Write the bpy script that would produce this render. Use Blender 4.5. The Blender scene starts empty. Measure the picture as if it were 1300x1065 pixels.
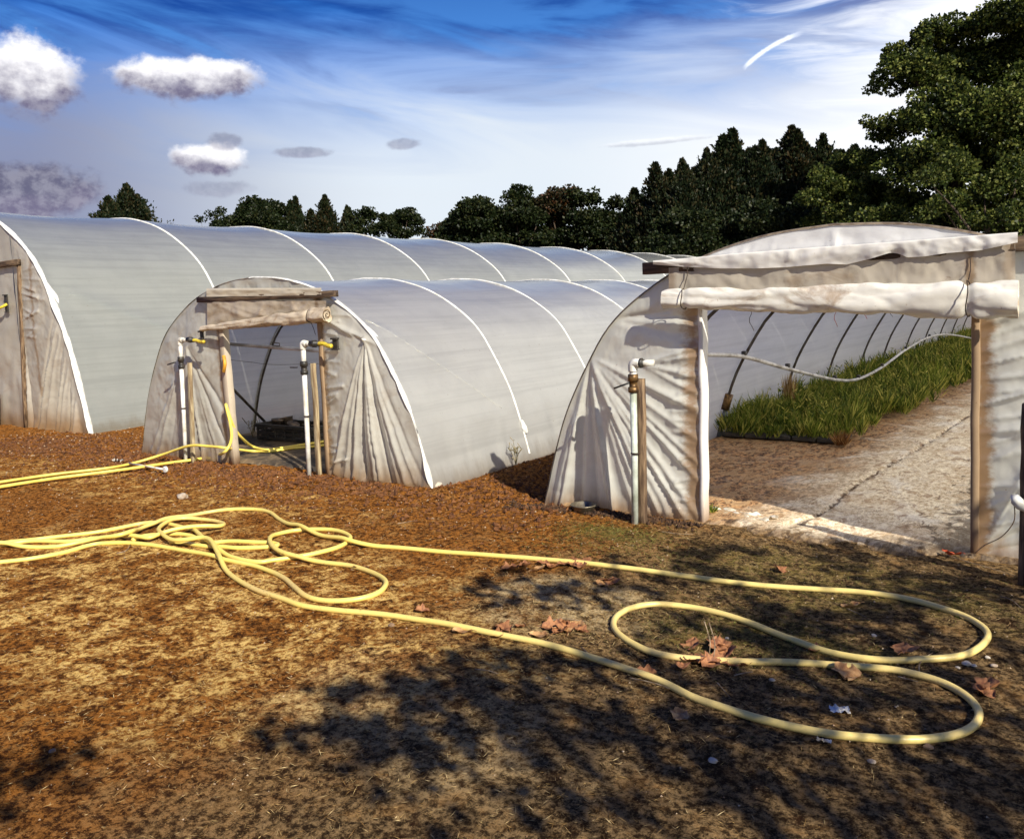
import bpy, bmesh, math, random
import numpy as np
from mathutils import Vector, Matrix, noise
random.seed(7); np.random.seed(7)
rnd = random.random
def uni(a, b): return a+(b-a)*random.random()
C = bpy.context.scene.collection
sc = bpy.context.scene

# ------------------------------------------------------------------ survey of the place
# the lens and stance of the photographer, used to measure positions in metres
F, CX, CY, EYE = 1058., 650., 487., 1.6
R = np.array([[0.8168927, -0.0228873, 0.5763354], [0.5755636, 0.0974621, -0.8119284], [-0.0375880, 0.9949760, 0.0927892]])
def ray(x, y): return R @ np.array([x-CX, CY-y, -F])
def gr(x, y, z=0.0):                      # a point on the ground
    d = ray(x, y); t = (z-EYE)/d[2]; return Vector((d[0]*t, d[1]*t, z))
def pl(x, y, yp):                         # a point on a wall facing the yard
    d = ray(x, y); t = yp/d[1]; return Vector((d[0]*t, yp, EYE+d[2]*t))
def pxx(x, y, xp):                        # a point on a side wall
    d = ray(x, y); t = xp/d[0]; return Vector((xp, d[1]*t, EYE+d[2]*t))

# ------------------------------------------------------------------ node helpers
def newmat(name):
    m = bpy.data.materials.new(name); m.use_nodes = True
    nt = m.node_tree; nt.nodes.clear()
    return m, nt
class G:
    def __init__(s, nt): s.nt = nt
    def n(s, t, **kw):
        nd = s.nt.nodes.new(t)
        for k, v in kw.items():
            if k == 'ins':
                for a, b in v.items():
                    if isinstance(b, bpy.types.NodeSocket): s.nt.links.new(b, nd.inputs[a])
                    else: nd.inputs[a].default_value = b
            else: setattr(nd, k, v)
        return nd
    def m(s, op, a, b=0.0, c=0.0, clamp=False):
        nd = s.n('ShaderNodeMath', operation=op, ins={0: a, 1: b, 2: c}); nd.use_clamp = clamp
        return nd.outputs[0]
    def sm(s, v, a, b):                    # smoothstep from a to b
        nd = s.n('ShaderNodeMapRange', interpolation_type='SMOOTHSTEP', ins={0: v, 1: a, 2: b, 3: 0.0, 4: 1.0}); return nd.outputs[0]
    def mix(s, f, a, b, mode='MIX'):
        nd = s.n('ShaderNodeMix', data_type='RGBA', blend_type=mode)
        for i, v in ((0, f), (6, a), (7, b)):
            if isinstance(v, bpy.types.NodeSocket): s.nt.links.new(v, nd.inputs[i])
            else: nd.inputs[i].default_value = v if i == 0 else (tuple(v)+(1,))[:4]
        return nd.outputs[2]
    def noise(s, vec, scale, detail=4, rough=.55, dist=0.0, w=None):
        nd = s.n('ShaderNodeTexNoise', ins={'Scale': scale, 'Detail': detail, 'Roughness': rough, 'Distortion': dist})
        if vec is not None: s.nt.links.new(vec, nd.inputs['Vector'])
        return nd.outputs[0]
    def comb(s, x, y, z=0.0):
        return s.n('ShaderNodeCombineXYZ', ins={0: x, 1: y, 2: z}).outputs[0]
    def pos(s):
        return s.n('ShaderNodeTexCoord').outputs['Object']
    def wpos(s):
        return s.n('ShaderNodeNewGeometry').outputs['Position']
    def scalev(s, v, sx, sy, sz):
        return s.n('ShaderNodeVectorMath', operation='MULTIPLY', ins={0: v, 1: (sx, sy, sz)}).outputs[0]
    def out(s, sh):
        o = s.n('ShaderNodeOutputMaterial'); s.nt.links.new(sh, o.inputs[0]); return o
def simple(name, col, rough=.6, metal=0, var=.25, scale=20, bump=.3, spec=.4, col2=None, stretch=(1, 1, 1), bd=.004):
    m, nt = newmat(name); g = G(nt)
    v = g.scalev(g.pos(), *stretch)
    f = g.noise(v, scale, 5)
    c2 = col2 or tuple(c*(1-var*1.6) for c in col)
    c = g.mix(g.sm(f, .35, .65), c2, col)
    b = g.n('ShaderNodeBump', ins={'Strength': bump, 'Distance': bd, 'Height': g.noise(v, scale*3, 4)})
    p = g.n('ShaderNodeBsdfPrincipled', ins={'Base Color': c, 'Roughness': rough, 'Metallic': metal, 'Specular IOR Level': spec, 'Normal': b.outputs[0]})
    g.out(p.outputs[0]); return m
M = {}
M['pvc'] = simple('white_pvc', (.78, .78, .74), .35, var=.12, scale=9, col2=(.50, .47, .38), bump=.1)
M['greenpipe'] = simple('old_pipe', (.62, .68, .60), .4, col2=(.30, .33, .26), scale=7, bump=.15)
M['galv'] = simple('dull_steel', (.10, .09, .075), .5, metal=.3, col2=(.05, .035, .02), scale=12)
M['bluepipe'] = simple('grey_blue_tube', (.16, .20, .23), .5, metal=.2, col2=(.10, .09, .07), scale=12)
M['whiterail'] = simple('white_rail', (.62, .62, .60), .35, col2=(.30, .28, .25), scale=6)
M['black'] = simple('black_plastic', (.018, .018, .017), .45, col2=(.045, .038, .03), scale=15)
M['brass'] = simple('tarnished_brass', (.24, .14, .05), .45, metal=.6, col2=(.07, .04, .02), scale=30)
M['hose_tail'] = simple('yellow_rubber', (.75, .60, .05), .4, col2=(.42, .30, .03), scale=20, bump=.2)
M['wood'] = simple('weathered_timber', (.24, .16, .09), .8, col2=(.07, .04, .022), scale=14, stretch=(3, 3, .35), bump=.8)
M['woodpale'] = simple('pale_timber', (.46, .38, .23), .8, col2=(.17, .11, .055), scale=12, stretch=(4, 4, .3), bump=.7)
M['beam'] = simple('dark_beam_timber', (.13, .085, .05), .85, col2=(.035, .02, .012), scale=14, stretch=(.3, 3, 3), bump=.8)
M['cord'] = simple('dark_cord', (.05, .03, .02), .8)
M['leaf_dead'] = simple('dry_leaf', (.34, .15, .06), .7, col2=(.14, .05, .022), scale=45, bump=.4)
M['leaf_pale'] = simple('pale_dry_leaf', (.50, .29, .12), .7, col2=(.24, .11, .04), scale=35, bump=.4)
M['red'] = simple('faded_red', (.60, .10, .03), .6)
M['twig'] = simple('dry_twig', (.38, .29, .19), .8, col2=(.12, .08, .05), scale=30)
M['stone'] = simple('pale_stone', (.56, .50, .40), .8, col2=(.22, .14, .08), scale=6)
M['scrap'] = simple('plastic_scrap', (.74, .72, .64), .5, col2=(.40, .33, .22), scale=14)
M['bark'] = simple('bark', (.10, .07, .045), .9, col2=(.03, .02, .014), scale=8, stretch=(2, 2, .4), bump=1, bd=.03)
M['steel_pan'] = simple('tarnished_pan', (.35, .31, .22), .35, metal=.7, col2=(.12, .09, .06), scale=10)

def hose_mat():
    m, nt = newmat('yellow_hose'); g = G(nt); p = g.pos()
    dirt = g.sm(g.noise(p, 34, 6, .75), .58, .66)
    dirt2 = g.sm(g.noise(p, 1.1, 3), .42, .75)
    c = g.mix(dirt2, (.82, .66, .15), (.72, .52, .18))
    c = g.mix(g.m('MULTIPLY', dirt, g.m('ADD', g.m('MULTIPLY', dirt2, .8), .15)), c, (.10, .055, .02))
    # yellow fades to a duller tan towards the right hand loops
    s = g.n('ShaderNodeSeparateXYZ', ins={0: p})
    far = g.sm(s.outputs[0], -4.0, -1.8)
    c = g.mix(g.m('MULTIPLY', far, .55), c, (.66, .50, .22))
    b = g.n('ShaderNodeBump', ins={'Strength': .3, 'Distance': .004, 'Height': g.noise(p, 90, 3)})
    pr = g.n('ShaderNodeBsdfPrincipled', ins={'Base Color': c, 'Roughness': .38, 'Normal': b.outputs[0]})
    g.out(pr.outputs[0]); return m
M['hose'] = hose_mat()

def film(name, col, dirtcol, dirt=.5, trans=.42, rough=.28, gloss=.5, low=.22, posts=(), stripe=False, mottle=.3, clear=0, stain=0):
    """polythene: diffuse both ways plus a soft sheen; mud splashed near the ground and old stains beside the posts"""
    m, nt = newmat(name); g = G(nt); p = g.wpos()
    s = g.n('ShaderNodeSeparateXYZ', ins={0: p}); x, y, z = s.outputs
    n1 = g.noise(p, 2.2, 5, .6); n2 = g.noise(g.scalev(p, 1, 1, .25), 9, 5, .65)
    c = g.mix(g.m('MULTIPLY', g.sm(n1, .35, .7), mottle), col, tuple(k*.78 for k in col))
    # faint hazy bands that follow the length of the sheet
    if stripe:
        bn = g.noise(g.scalev(p, 3, .16, 9), 1.6, 6, .7, .4)
        c = g.mix(g.m('MULTIPLY', g.sm(bn, .42, .66), .42), c, tuple(k*.70 for k in col))
    d = g.sm(g.m('SUBTRACT', g.m('ADD', z, g.m('MULTIPLY', n2, .25)), .10), low, 0.0)
    d = g.m('MULTIPLY', d, dirt)
    spots = g.m('MULTIPLY', g.sm(g.noise(p, 38, 3, .5), .70, .76), .5)
    d = g.m('MAXIMUM', d, spots)
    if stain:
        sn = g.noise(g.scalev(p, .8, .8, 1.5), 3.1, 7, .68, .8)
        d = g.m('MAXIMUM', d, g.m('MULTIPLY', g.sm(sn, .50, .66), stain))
    for (px_, w, st) in posts:
        q = g.m('ADD', g.m('ABSOLUTE', g.m('SUBTRACT', x, px_)), g.m('MULTIPLY', g.m('SUBTRACT', g.noise(g.scalev(p, 1, 1, 1.6), 6, 5, .7), .5), w*2.2))
        d = g.m('MAXIMUM', d, g.m('MULTIPLY', g.sm(q, w, w*.15), st))
    c = g.mix(d, c, dirtcol)
    bp = g.n('ShaderNodeBump', ins={'Strength': .35, 'Distance': .012, 'Height': g.noise(g.scalev(p, 1, 1, 1), 7, 4, .5)})
    df = g.n('ShaderNodeBsdfDiffuse', ins={0: c, 'Normal': bp.outputs[0]})
    tr = g.n('ShaderNodeBsdfTranslucent', ins={0: c, 'Normal': bp.outputs[0]})
    m1 = g.n('ShaderNodeMixShader', ins={0: trans, 1: df.outputs[0], 2: tr.outputs[0]})
    gl = g.n('ShaderNodeBsdfGlossy', ins={0: (.96, .95, .88, 1), 'Roughness': rough, 'Normal': bp.outputs[0]})
    fr = g.n('ShaderNodeLayerWeight', ins={0: .5})
    fz = g.m('ADD', g.m('MULTIPLY', g.m('POWER', fr.outputs[1], 2.6), .75), .07)
    m2 = g.n('ShaderNodeMixShader', ins={0: g.m('MULTIPLY', fz, gloss, clamp=True), 1: m1.outputs[0], 2: gl.outputs[0]})
    if clear:
        tp = g.n('ShaderNodeBsdfTransparent', ins={0: (.97, .97, .95, 1)})
        m2 = g.n('ShaderNodeMixShader', ins={0: clear, 1: m2.outputs[0], 2: tp.outputs[0]})
    g.out(m2.outputs[0]); return m

# ------------------------------------------------------------------ mesh helpers
def obj(name, verts, faces, mat, parent=None, smooth=True, loc=None):
    me = bpy.data.meshes.new(name); me.from_pydata([tuple(v) for v in verts], [], faces); me.update()
    if smooth:
        me.polygons.foreach_set('use_smooth', [True]*len(me.polygons))
    if mat: me.materials.append(mat)
    o = bpy.data.objects.new(name, me); C.objects.link(o)
    if parent:
        o.parent = parent
        off = Vector((0, 0, 0)); q = parent
        while q: off += q.location; q = q.parent
        me.transform(Matrix.Translation(-off))
    return o
def thing(name, label, cat, loc=(0, 0, 0), group=None):
    o = bpy.data.objects.new(name, None); C.objects.link(o); o.location = loc
    o['label'] = label; o['category'] = cat
    if group: o['group'] = group
    return o
def tag(o, label=None, cat=None, group=None, kind=None):
    if label: o['label'] = label
    if cat: o['category'] = cat
    if group: o['group'] = group
    if kind: o['kind'] = kind
    return o
class MB:
    def __init__(s): s.v = []; s.f = []
    def add(s, v, f):
        n = len(s.v); s.v += [tuple(a) for a in v]; s.f += [tuple(i+n for i in q) for q in f]; return s
    def grid(s, rows):
        nr, nc = len(rows), len(rows[0]); v = [p for r in rows for p in r]
        f = [(i*nc+j, i*nc+j+1, (i+1)*nc+j+1, (i+1)*nc+j) for i in range(nr-1) for j in range(nc-1)]
        return s.add(v, f)
    def tube(s, pts, r, n=8, cap=True):
        pts = [Vector(p) for p in pts]; rr = r if isinstance(r, (list, tuple)) else [r]*len(pts)
        t0 = (pts[1]-pts[0]).normalized()
        up = Vector((0, 0, 1)) if abs(t0.z) < .9 else Vector((1, 0, 0))
        a = t0.cross(up).normalized(); rows = []
        for i, p in enumerate(pts):
            t = (pts[min(i+1, len(pts)-1)]-pts[max(i-1, 0)]).normalized()
            a = (a-t*a.dot(t)).normalized(); b = t.cross(a)
            rows.append([p+(a*math.cos(k*2*math.pi/n)+b*math.sin(k*2*math.pi/n))*rr[i] for k in range(n)])
        n0 = len(s.v)
        v = [p for r_ in rows for p in r_]
        f = [(i*n+k, i*n+(k+1) % n, (i+1)*n+(k+1) % n, (i+1)*n+k) for i in range(len(rows)-1) for k in range(n)]
        if cap: f += [tuple(range(n-1, -1, -1)), tuple((len(rows)-1)*n+k for k in range(n))]
        return s.add(v, f)
    def box(s, a, b, bev=0.006):
        # a bevelled box between corners a and b
        bm = bmesh.new(); bmesh.ops.create_cube(bm, size=1)
        c = [(a[i]+b[i])/2 for i in range(3)]; d = [abs(b[i]-a[i]) for i in range(3)]
        for v in bm.verts: v.co = Vector([c[i]+v.co[i]*d[i] for i in range(3)])
        if bev: bmesh.ops.bevel(bm, geom=bm.edges[:], offset=min(bev, min(d)*.3), segments=1, affect='EDGES')
        bm.verts.index_update()
        s.add([v.co.copy() for v in bm.verts], [[v.index for v in f.verts] for f in bm.faces]); bm.free(); return s
    def bar(s, p, q, w, d, up=(0, 1, 0), jit=0.0, seg=1):
        # a squared timber from p to q
        p, q = Vector(p), Vector(q); t = (q-p).normalized(); u = Vector(up); u = (u-t*u.dot(t)).normalized(); r = t.cross(u)
        rows = []
        for i in range(seg+1):
            c = p.lerp(q, i/seg)+Vector((uni(-jit, jit), uni(-jit, jit), uni(-jit, jit)))
            e = .12
            rows.append([c+r*w/2*x+u*d/2*y for x, y in ((-1, -1+e), (-1+e, -1), (1-e, -1), (1, -1+e), (1, 1-e), (1-e, 1), (-1+e, 1), (-1, 1-e))])
        v = [k for r_ in rows for k in r_]; n = 8
        f = [(i*n+k, i*n+(k+1) % n, (i+1)*n+(k+1) % n, (i+1)*n+k) for i in range(seg) for k in range(n)]
        f += [tuple(range(n-1, -1, -1)), tuple(seg*n+k for k in range(n))]
        return s.add(v, f)
    def build(s, name, mat, parent=None, smooth=True): return obj(name, s.v, s.f, mat, parent, smooth)
def spline(pts, step=.02, tension=.5):
    P = [Vector(p) for p in pts]; out = []
    for i in range(len(P)-1):
        a = P[max(i-1, 0)]; b = P[i]; c = P[i+1]; d = P[min(i+2, len(P)-1)]
        n = max(2, int((c-b).length/step))
        for k in range(n):
            t = k/n
            out.append(.5*((2*b)+(c-a)*t+(2*a-5*b+4*c-d)*t*t+(3*b-3*c+d-a)*t**3))
    out.append(P[-1]); return out
def fbm(x, y, z, o=4): return noise.fractal(Vector((x, y, z)), 1.0, 2.0, o)   # roughly -1..1

# ------------------------------------------------------------------ camera
cam = bpy.data.cameras.new('camera'); co = bpy.data.objects.new('camera', cam); C.objects.link(co)
mw = Matrix([[*R[0], 0], [*R[1], 0], [*R[2], EYE], [0, 0, 0, 1]])
U_, S_, V_ = np.linalg.svd(R); RR = U_ @ V_
co.matrix_world = Matrix([[*RR[0], 0], [*RR[1], 0], [*RR[2], EYE], [0, 0, 0, 1]])
cam.sensor_width = 36; cam.sensor_fit = 'HORIZONTAL'; cam.lens = F/1300*36; cam.shift_y = -45.5/1300
cam.clip_start = .05; cam.clip_end = 2000
sc.camera = co

# ------------------------------------------------------------------ light
SUN = Vector((1.3, -.62, 1.0)).normalized()
sun = bpy.data.lights.new('sun', 'SUN'); sun.energy = 5.0; sun.angle = math.radians(.5); sun.color = (1, .93, .80)
so = bpy.data.objects.new('sun', sun); C.objects.link(so); so.rotation_euler = SUN.to_track_quat('Z', 'Y').to_euler(); so.location = (8, -5, 12)
w = bpy.data.worlds.new('World'); sc.world = w; w.use_nodes = True; nt = w.node_tree; nt.nodes.clear(); g = G(nt)
sky = g.n('ShaderNodeTexSky', sky_type='NISHITA'); sky.sun_disc = False
sky.sun_elevation = math.asin(SUN.z); sky.sun_rotation = math.atan2(SUN.x, SUN.y)
def azel(x, y):
    d = ray(x, y); d = d/np.linalg.norm(d); return math.atan2(d[0], d[1]), math.asin(d[2])
tc = g.n('ShaderNodeTexCoord'); sp = g.n('ShaderNodeSeparateXYZ', ins={0: tc.outputs['Generated']})
az = g.m('ARCTAN2', sp.outputs[0], sp.outputs[1]); el = g.m('ARCSINE', sp.outputs[2])
SS = 10.0
K = lambda c: tuple(v*SS for v in c)
skyc = g.mix(1.0, sky.outputs[0], (.13, .46, .95, 1), 'MULTIPLY')
# tilt of the cloud bands: they drop towards the right
elt = g.m('ADD', el, g.m('MULTIPLY', az, .11))
v1 = g.comb(g.m('MULTIPLY', az, 1.7), g.m('MULTIPLY', elt, 9.0), 5.1)
v2 = g.comb(g.m('MULTIPLY', az, 5.0), g.m('MULTIPLY', elt, 26.0), 7.1)
n1 = g.noise(v1, 1.7, 6, .52, .9); n2 = g.noise(v2, 1.3, 6, .6, .8)
deep = g.sm(g.m('ADD', el, g.m('MULTIPLY', g.m('SUBTRACT', n1, .5), .9)), .20, .36)
skyc = g.mix(g.m('MAXIMUM', g.m('MULTIPLY', deep, .88), g.m('MULTIPLY', g.sm(el, .31, .46), .93)), skyc, K((.004, .030, .20)))
# bright thin veil between the dark bands
veil = g.m('MULTIPLY', g.sm(g.m('ADD', g.m('MULTIPLY', n1, .72), g.m('MULTIPLY', n2, .28)), .44, .60), g.sm(el, .46, .26))
skyc = g.mix(g.m('MULTIPLY', veil, .85), skyc, K((.06, .21, .55)))
# the haze that whitens towards the horizon and to the right
right = g.sm(az, -.62, -.05)
lowm = g.sm(g.m('ADD', g.m('ADD', el, g.m('MULTIPLY', g.m('SUBTRACT', n1, .5), .16)), g.m('MULTIPLY', right, -.03)), .33, .15)
hz = g.mix(g.sm(az, -1.15, -.72), K((.19, .20, .28)), K((.56, .60, .63)))
hz = g.mix(g.sm(az, -.60, -.28), hz, K((.70, .71, .71)))
skyc = g.mix(g.m('MULTIPLY', lowm, .93), skyc, hz)
ur = g.m('MULTIPLY', g.sm(g.m('ADD', az, g.m('MULTIPLY', g.m('SUBTRACT', n2, .5), .5)), -.32, -.10), .92)
ur = g.m('MULTIPLY', ur, g.m('MULTIPLY', g.sm(el, .70, .42), g.sm(az, 1.2, .5)))
skyc = g.mix(ur, skyc, K((.72, .73, .76)))
# cumulus: x, y of the centre, half width, half height, how white, how solid
for (cx_, cy_, rx, ry, wh, so_, sd) in [(38, 98, 56, 47, 1, 1, 1.0), (238, 101, 92, 28, 1, 1, 5.0), (270, 203, 52, 21, .95, 1, 9.0), (285, 181, 24, 12, .05, .5, 11.), (34, 244, 84, 38, .0, 1.0, 13.),
                                    (385, 194, 42, 8, .1, .55, 17.), (512, 183, 26, 8, .1, .5, 21.), (275, 240, 46, 12, .1, .35, 23.), (1010, 66, 18, 4, 1, .0, 3.), (830, 180, 80, 5, 1, .3, 27.)]:
    a0, e0 = azel(cx_, cy_); ra = rx/F*.93; re = ry/F*.93
    if so_ == 0: continue
    da = g.m('DIVIDE', g.m('SUBTRACT', az, a0), ra); de = g.m('DIVIDE', g.m('SUBTRACT', g.m('ADD', el, g.m('MULTIPLY', g.m('SUBTRACT', az, a0), -.02)), e0), re)
    nn = g.noise(g.comb(g.m('MULTIPLY', az, 1.0), g.m('MULTIPLY', el, 1.25), sd), 26, 6, .58)
    nb = g.noise(g.comb(az, g.m('MULTIPLY', el, 1.2), sd+2), 75, 4, .6)
    dd = g.m('SQRT', g.m('ADD', g.m('MULTIPLY', da, da), g.m('MULTIPLY', de, de)))
    dd = g.m('ADD', dd, g.m('ADD', g.m('MULTIPLY', g.m('SUBTRACT', nn, .5), 1.3), g.m('MULTIPLY', g.m('SUBTRACT', nb, .5), .22)))
    mk = g.m('MULTIPLY', g.sm(dd, 1.08, .62), so_)
    sh = g.m('ADD', de, g.m('MULTIPLY', g.m('SUBTRACT', nn, .5), 2.2))
    cc = g.mix(g.sm(sh, -.55, .45), K((.13, .12, .19)), K((.80, .79, .80)) if wh > .5 else K((.10, .10, .16)))
    cc = g.mix(g.m('MULTIPLY', g.sm(nb, .35, .65), .25), cc, K((.50, .50, .56)))
    skyc = g.mix(mk, skyc, cc)
# vapour trail
(a0, e0), (a1, e1), (am, em) = azel(945, 86), azel(1018, 42), azel(975, 62)
L2 = math.hypot(a1-a0, e1-e0); ux, uy = (a1-a0)/L2, (e1-e0)/L2
al = g.m('ADD', g.m('MULTIPLY', g.m('SUBTRACT', az, a0), ux/L2), g.m('MULTIPLY', g.m('SUBTRACT', el, e0), uy/L2))
pe = g.m('ADD', g.m('MULTIPLY', g.m('SUBTRACT', az, a0), -uy), g.m('MULTIPLY', g.m('SUBTRACT', el, e0), ux))
bow = (-(am-a0)*uy+(em-e0)*ux)*4
pe = g.m('ABSOLUTE', g.m('ADD', g.m('SUBTRACT', pe, g.m('MULTIPLY', g.m('MULTIPLY', al, g.m('SUBTRACT', 1.0, al)), bow)), g.m('MULTIPLY', g.m('SUBTRACT', g.noise(tc.outputs['Generated'], 160, 3), .5), .003)))
mk = g.m('MULTIPLY', g.sm(pe, .0035, .0008), g.m('MULTIPLY', g.sm(al, -.05, .1), g.sm(al, 1.06, .75)))
skyc = g.mix(g.m('MULTIPLY', mk, .85), skyc, K((.80, .84, .9)))
# keep the haze from glowing below the horizon
skyc = g.mix(g.sm(el, .0, -.05), skyc, K((.10, .08, .06)))
bg = g.n('ShaderNodeBackground', ins={0: skyc, 1: .1}); wo = g.n('ShaderNodeOutputWorld'); nt.links.new(bg.outputs[0], wo.inputs[0])
sc.cycles.diffuse_bounces = 6; sc.cycles.max_bounces = 14; sc.cycles.transmission_bounces = 10
sc.view_settings.view_transform = 'Standard'; sc.view_settings.look = 'None'; sc.view_settings.exposure = 0.60; sc.view_settings.gamma = 1

# ------------------------------------------------------------------ ground
Y0 = 5.55; Y1 = 6.2
T3 = dict(c=-1.4, W=2.25, H=2.03, y=Y0); T2 = dict(c=-7.17, W=2.30, H=1.99, y=Y0); T1 = dict(c=-16.1, W=4.2, H=3.6, y=Y1)
def ground_h(x, y):
    def sst(a, b, v):
        t = min(1, max(0, (v-a)/(b-a))); return t*t*(3-2*t)
    rough = .35+.9*sst(4.6, 5.3, y)*sst(-3.0, -4.5, x)+.35*sst(5.0, 5.5, y)
    inside = 0
    for T in (T1, T2, T3):
        inside = max(inside, sst(T['y']-.15, T['y']+.5, y)*sst(T['W']+.25, T['W']-.1, abs(x-T['c'])))
    near = sst(16, 9, math.hypot(x, y))
    a = fbm(x*.55, y*.55, 1)*.030+fbm(x*2.2, y*2.2, 5)*.012*rough+max(0, fbm(x*9, y*9, 9, 3))*.028*rough*near+fbm(x*28, y*28, 2, 2)*.006*near
    return a*(1-.92*inside)-.03*inside
def axis(spans):
    out = []
    for a, b, s in spans:
        n = max(1, int(round((b-a)/s))); out += [a+(b-a)*i/n for i in range(n)]
    return out+[spans[-1][1]]
xs = axis([(-600, -60, 60), (-60, -20, 4), (-20, -13, .25), (-13, -7, .045), (-7, 1.5, .032), (1.5, 6, .2), (6, 40, 3), (40, 600, 60)])
ys = axis([(-600, -40, 60), (-40, -4, 3), (-4, .8, .25), (.8, 5.0, .030), (5.0, 8.2, .040), (8.2, 16, .15), (16, 60, 2), (60, 800, 60)])
V = [(x, y, ground_h(x, y) if (-22 < x < 8 and -5 < y < 18) else 0.0) for y in ys for x in xs]
nx = len(xs)
Fc = [(j*nx+i, j*nx+i+1, (j+1)*nx+i+1, (j+1)*nx+i) for j in range(len(ys)-1) for i in range(nx-1)]
def soil():
    m, nt = newmat('bare_soil'); g = G(nt); p = g.wpos()
    s = g.n('ShaderNodeSeparateXYZ', ins={0: p}); x, y, z = s.outputs
    def blob(cx, cy, rx, ry, wob=.5):
        a = g.m('DIVIDE', g.m('SUBTRACT', x, cx), rx); b = g.m('DIVIDE', g.m('SUBTRACT', y, cy), ry)
        d = g.m('ADD', g.m('SQRT', g.m('ADD', g.m('MULTIPLY', a, a), g.m('MULTIPLY', b, b))), g.m('MULTIPLY', g.m('SUBTRACT', g.noise(p, 1.9, 5, .65), .5), wob*2.4))
        return g.sm(d, 1.15, .55)
    big = g.noise(p, .85, 5, .6, .4); mid = g.noise(p, 3.6, 8, .74, .3); fine = g.noise(p, 30, 8, .80); vf = g.noise(p, 120, 4, .75); m2 = g.noise(p, 10, 7, .75, .5)
    red = g.mix(g.sm(fine, .43, .57), (.060, .018, .0035), (.44, .17, .030))
    och = g.mix(g.sm(fine, .43, .56), (.36, .125, .018), (1.0, .68, .22))
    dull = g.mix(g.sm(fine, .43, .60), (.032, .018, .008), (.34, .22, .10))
    olive = g.mix(g.sm(fine, .4, .62), (.050, .038, .010), (.24, .20, .050))
    # dry ochre crust of the left foreground, straw patch in the middle, mossy patches on the right
    mm_ = g.m('ADD', g.m('MULTIPLY', mid, .55), g.m('MULTIPLY', m2, .45))
    left = g.m('MULTIPLY', blob(-4.4, 2.7, 2.5, 1.35), g.sm(mm_, .475, .56))
    left2 = g.m('MULTIPLY', blob(-7.6, 4.35, 3.4, .62, .8), g.sm(mm_, .47, .62))
    straw = g.m('MULTIPLY', g.m('MAXIMUM', blob(-2.35, 3.62, .55, .42, .9), g.m('MULTIPLY', blob(-2.15, 2.3, .8, .45, .9), .35)), g.sm(mm_, .42, .56))
    moss = g.m('MAXIMUM', g.m('MAXIMUM', blob(-2.75, 4.95, .42, .22, .9), blob(-1.35, 3.75, .6, .38, .9)), g.m('MULTIPLY', blob(-1.2, 4.7, 1.1, .55, .9), .8))
    moss = g.m('MULTIPLY', moss, g.sm(m2, .40, .58))
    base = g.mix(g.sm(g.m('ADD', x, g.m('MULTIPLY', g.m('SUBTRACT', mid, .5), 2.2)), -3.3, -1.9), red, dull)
    base = g.mix(g.m('MULTIPLY', g.sm(mm_, .50, .60), .55), base, g.mix(g.sm(fine, .36, .6), (.10, .045, .014), (.46, .25, .085)))
    c = g.mix(g.m('MAXIMUM', left, g.m('MULTIPLY', left2, .75)), base, och)
    c = g.mix(g.m('MULTIPLY', moss, .75), c, olive)
    c = g.mix(g.m('MULTIPLY', straw, .85), c, g.mix(g.sm(fine, .38, .58), (.22, .12, .04), (.88, .68, .36)))
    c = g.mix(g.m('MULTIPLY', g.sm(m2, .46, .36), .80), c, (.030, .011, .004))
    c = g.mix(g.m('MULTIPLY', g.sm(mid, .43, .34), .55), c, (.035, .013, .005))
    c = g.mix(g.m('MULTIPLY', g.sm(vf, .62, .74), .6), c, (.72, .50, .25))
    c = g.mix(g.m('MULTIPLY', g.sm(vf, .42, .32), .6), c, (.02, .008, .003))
    # pasture far beyond the yard
    dist = g.m('SQRT', g.m('ADD', g.m('MULTIPLY', x, x), g.m('MULTIPLY', y, y)))
    c = g.mix(g.sm(dist, 30, 55), c, (.05, .07, .02))
    hgt = g.m('ADD', g.m('MULTIPLY', mid, .5), g.m('ADD', g.m('MULTIPLY', fine, .45), g.m('MULTIPLY', vf, .22)))
    bp = g.n('ShaderNodeBump', ins={'Strength': 1.0, 'Distance': .05, 'Height': hgt})
    pr = g.n('ShaderNodeBsdfPrincipled', ins={'Base Color': c, 'Roughness': .92, 'Specular IOR Level': .06, 'Normal': bp.outputs[0]})
    g.out(pr.outputs[0]); return m
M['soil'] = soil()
o = obj('ground', V, Fc, M['soil']); tag(o, kind='structure')

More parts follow.
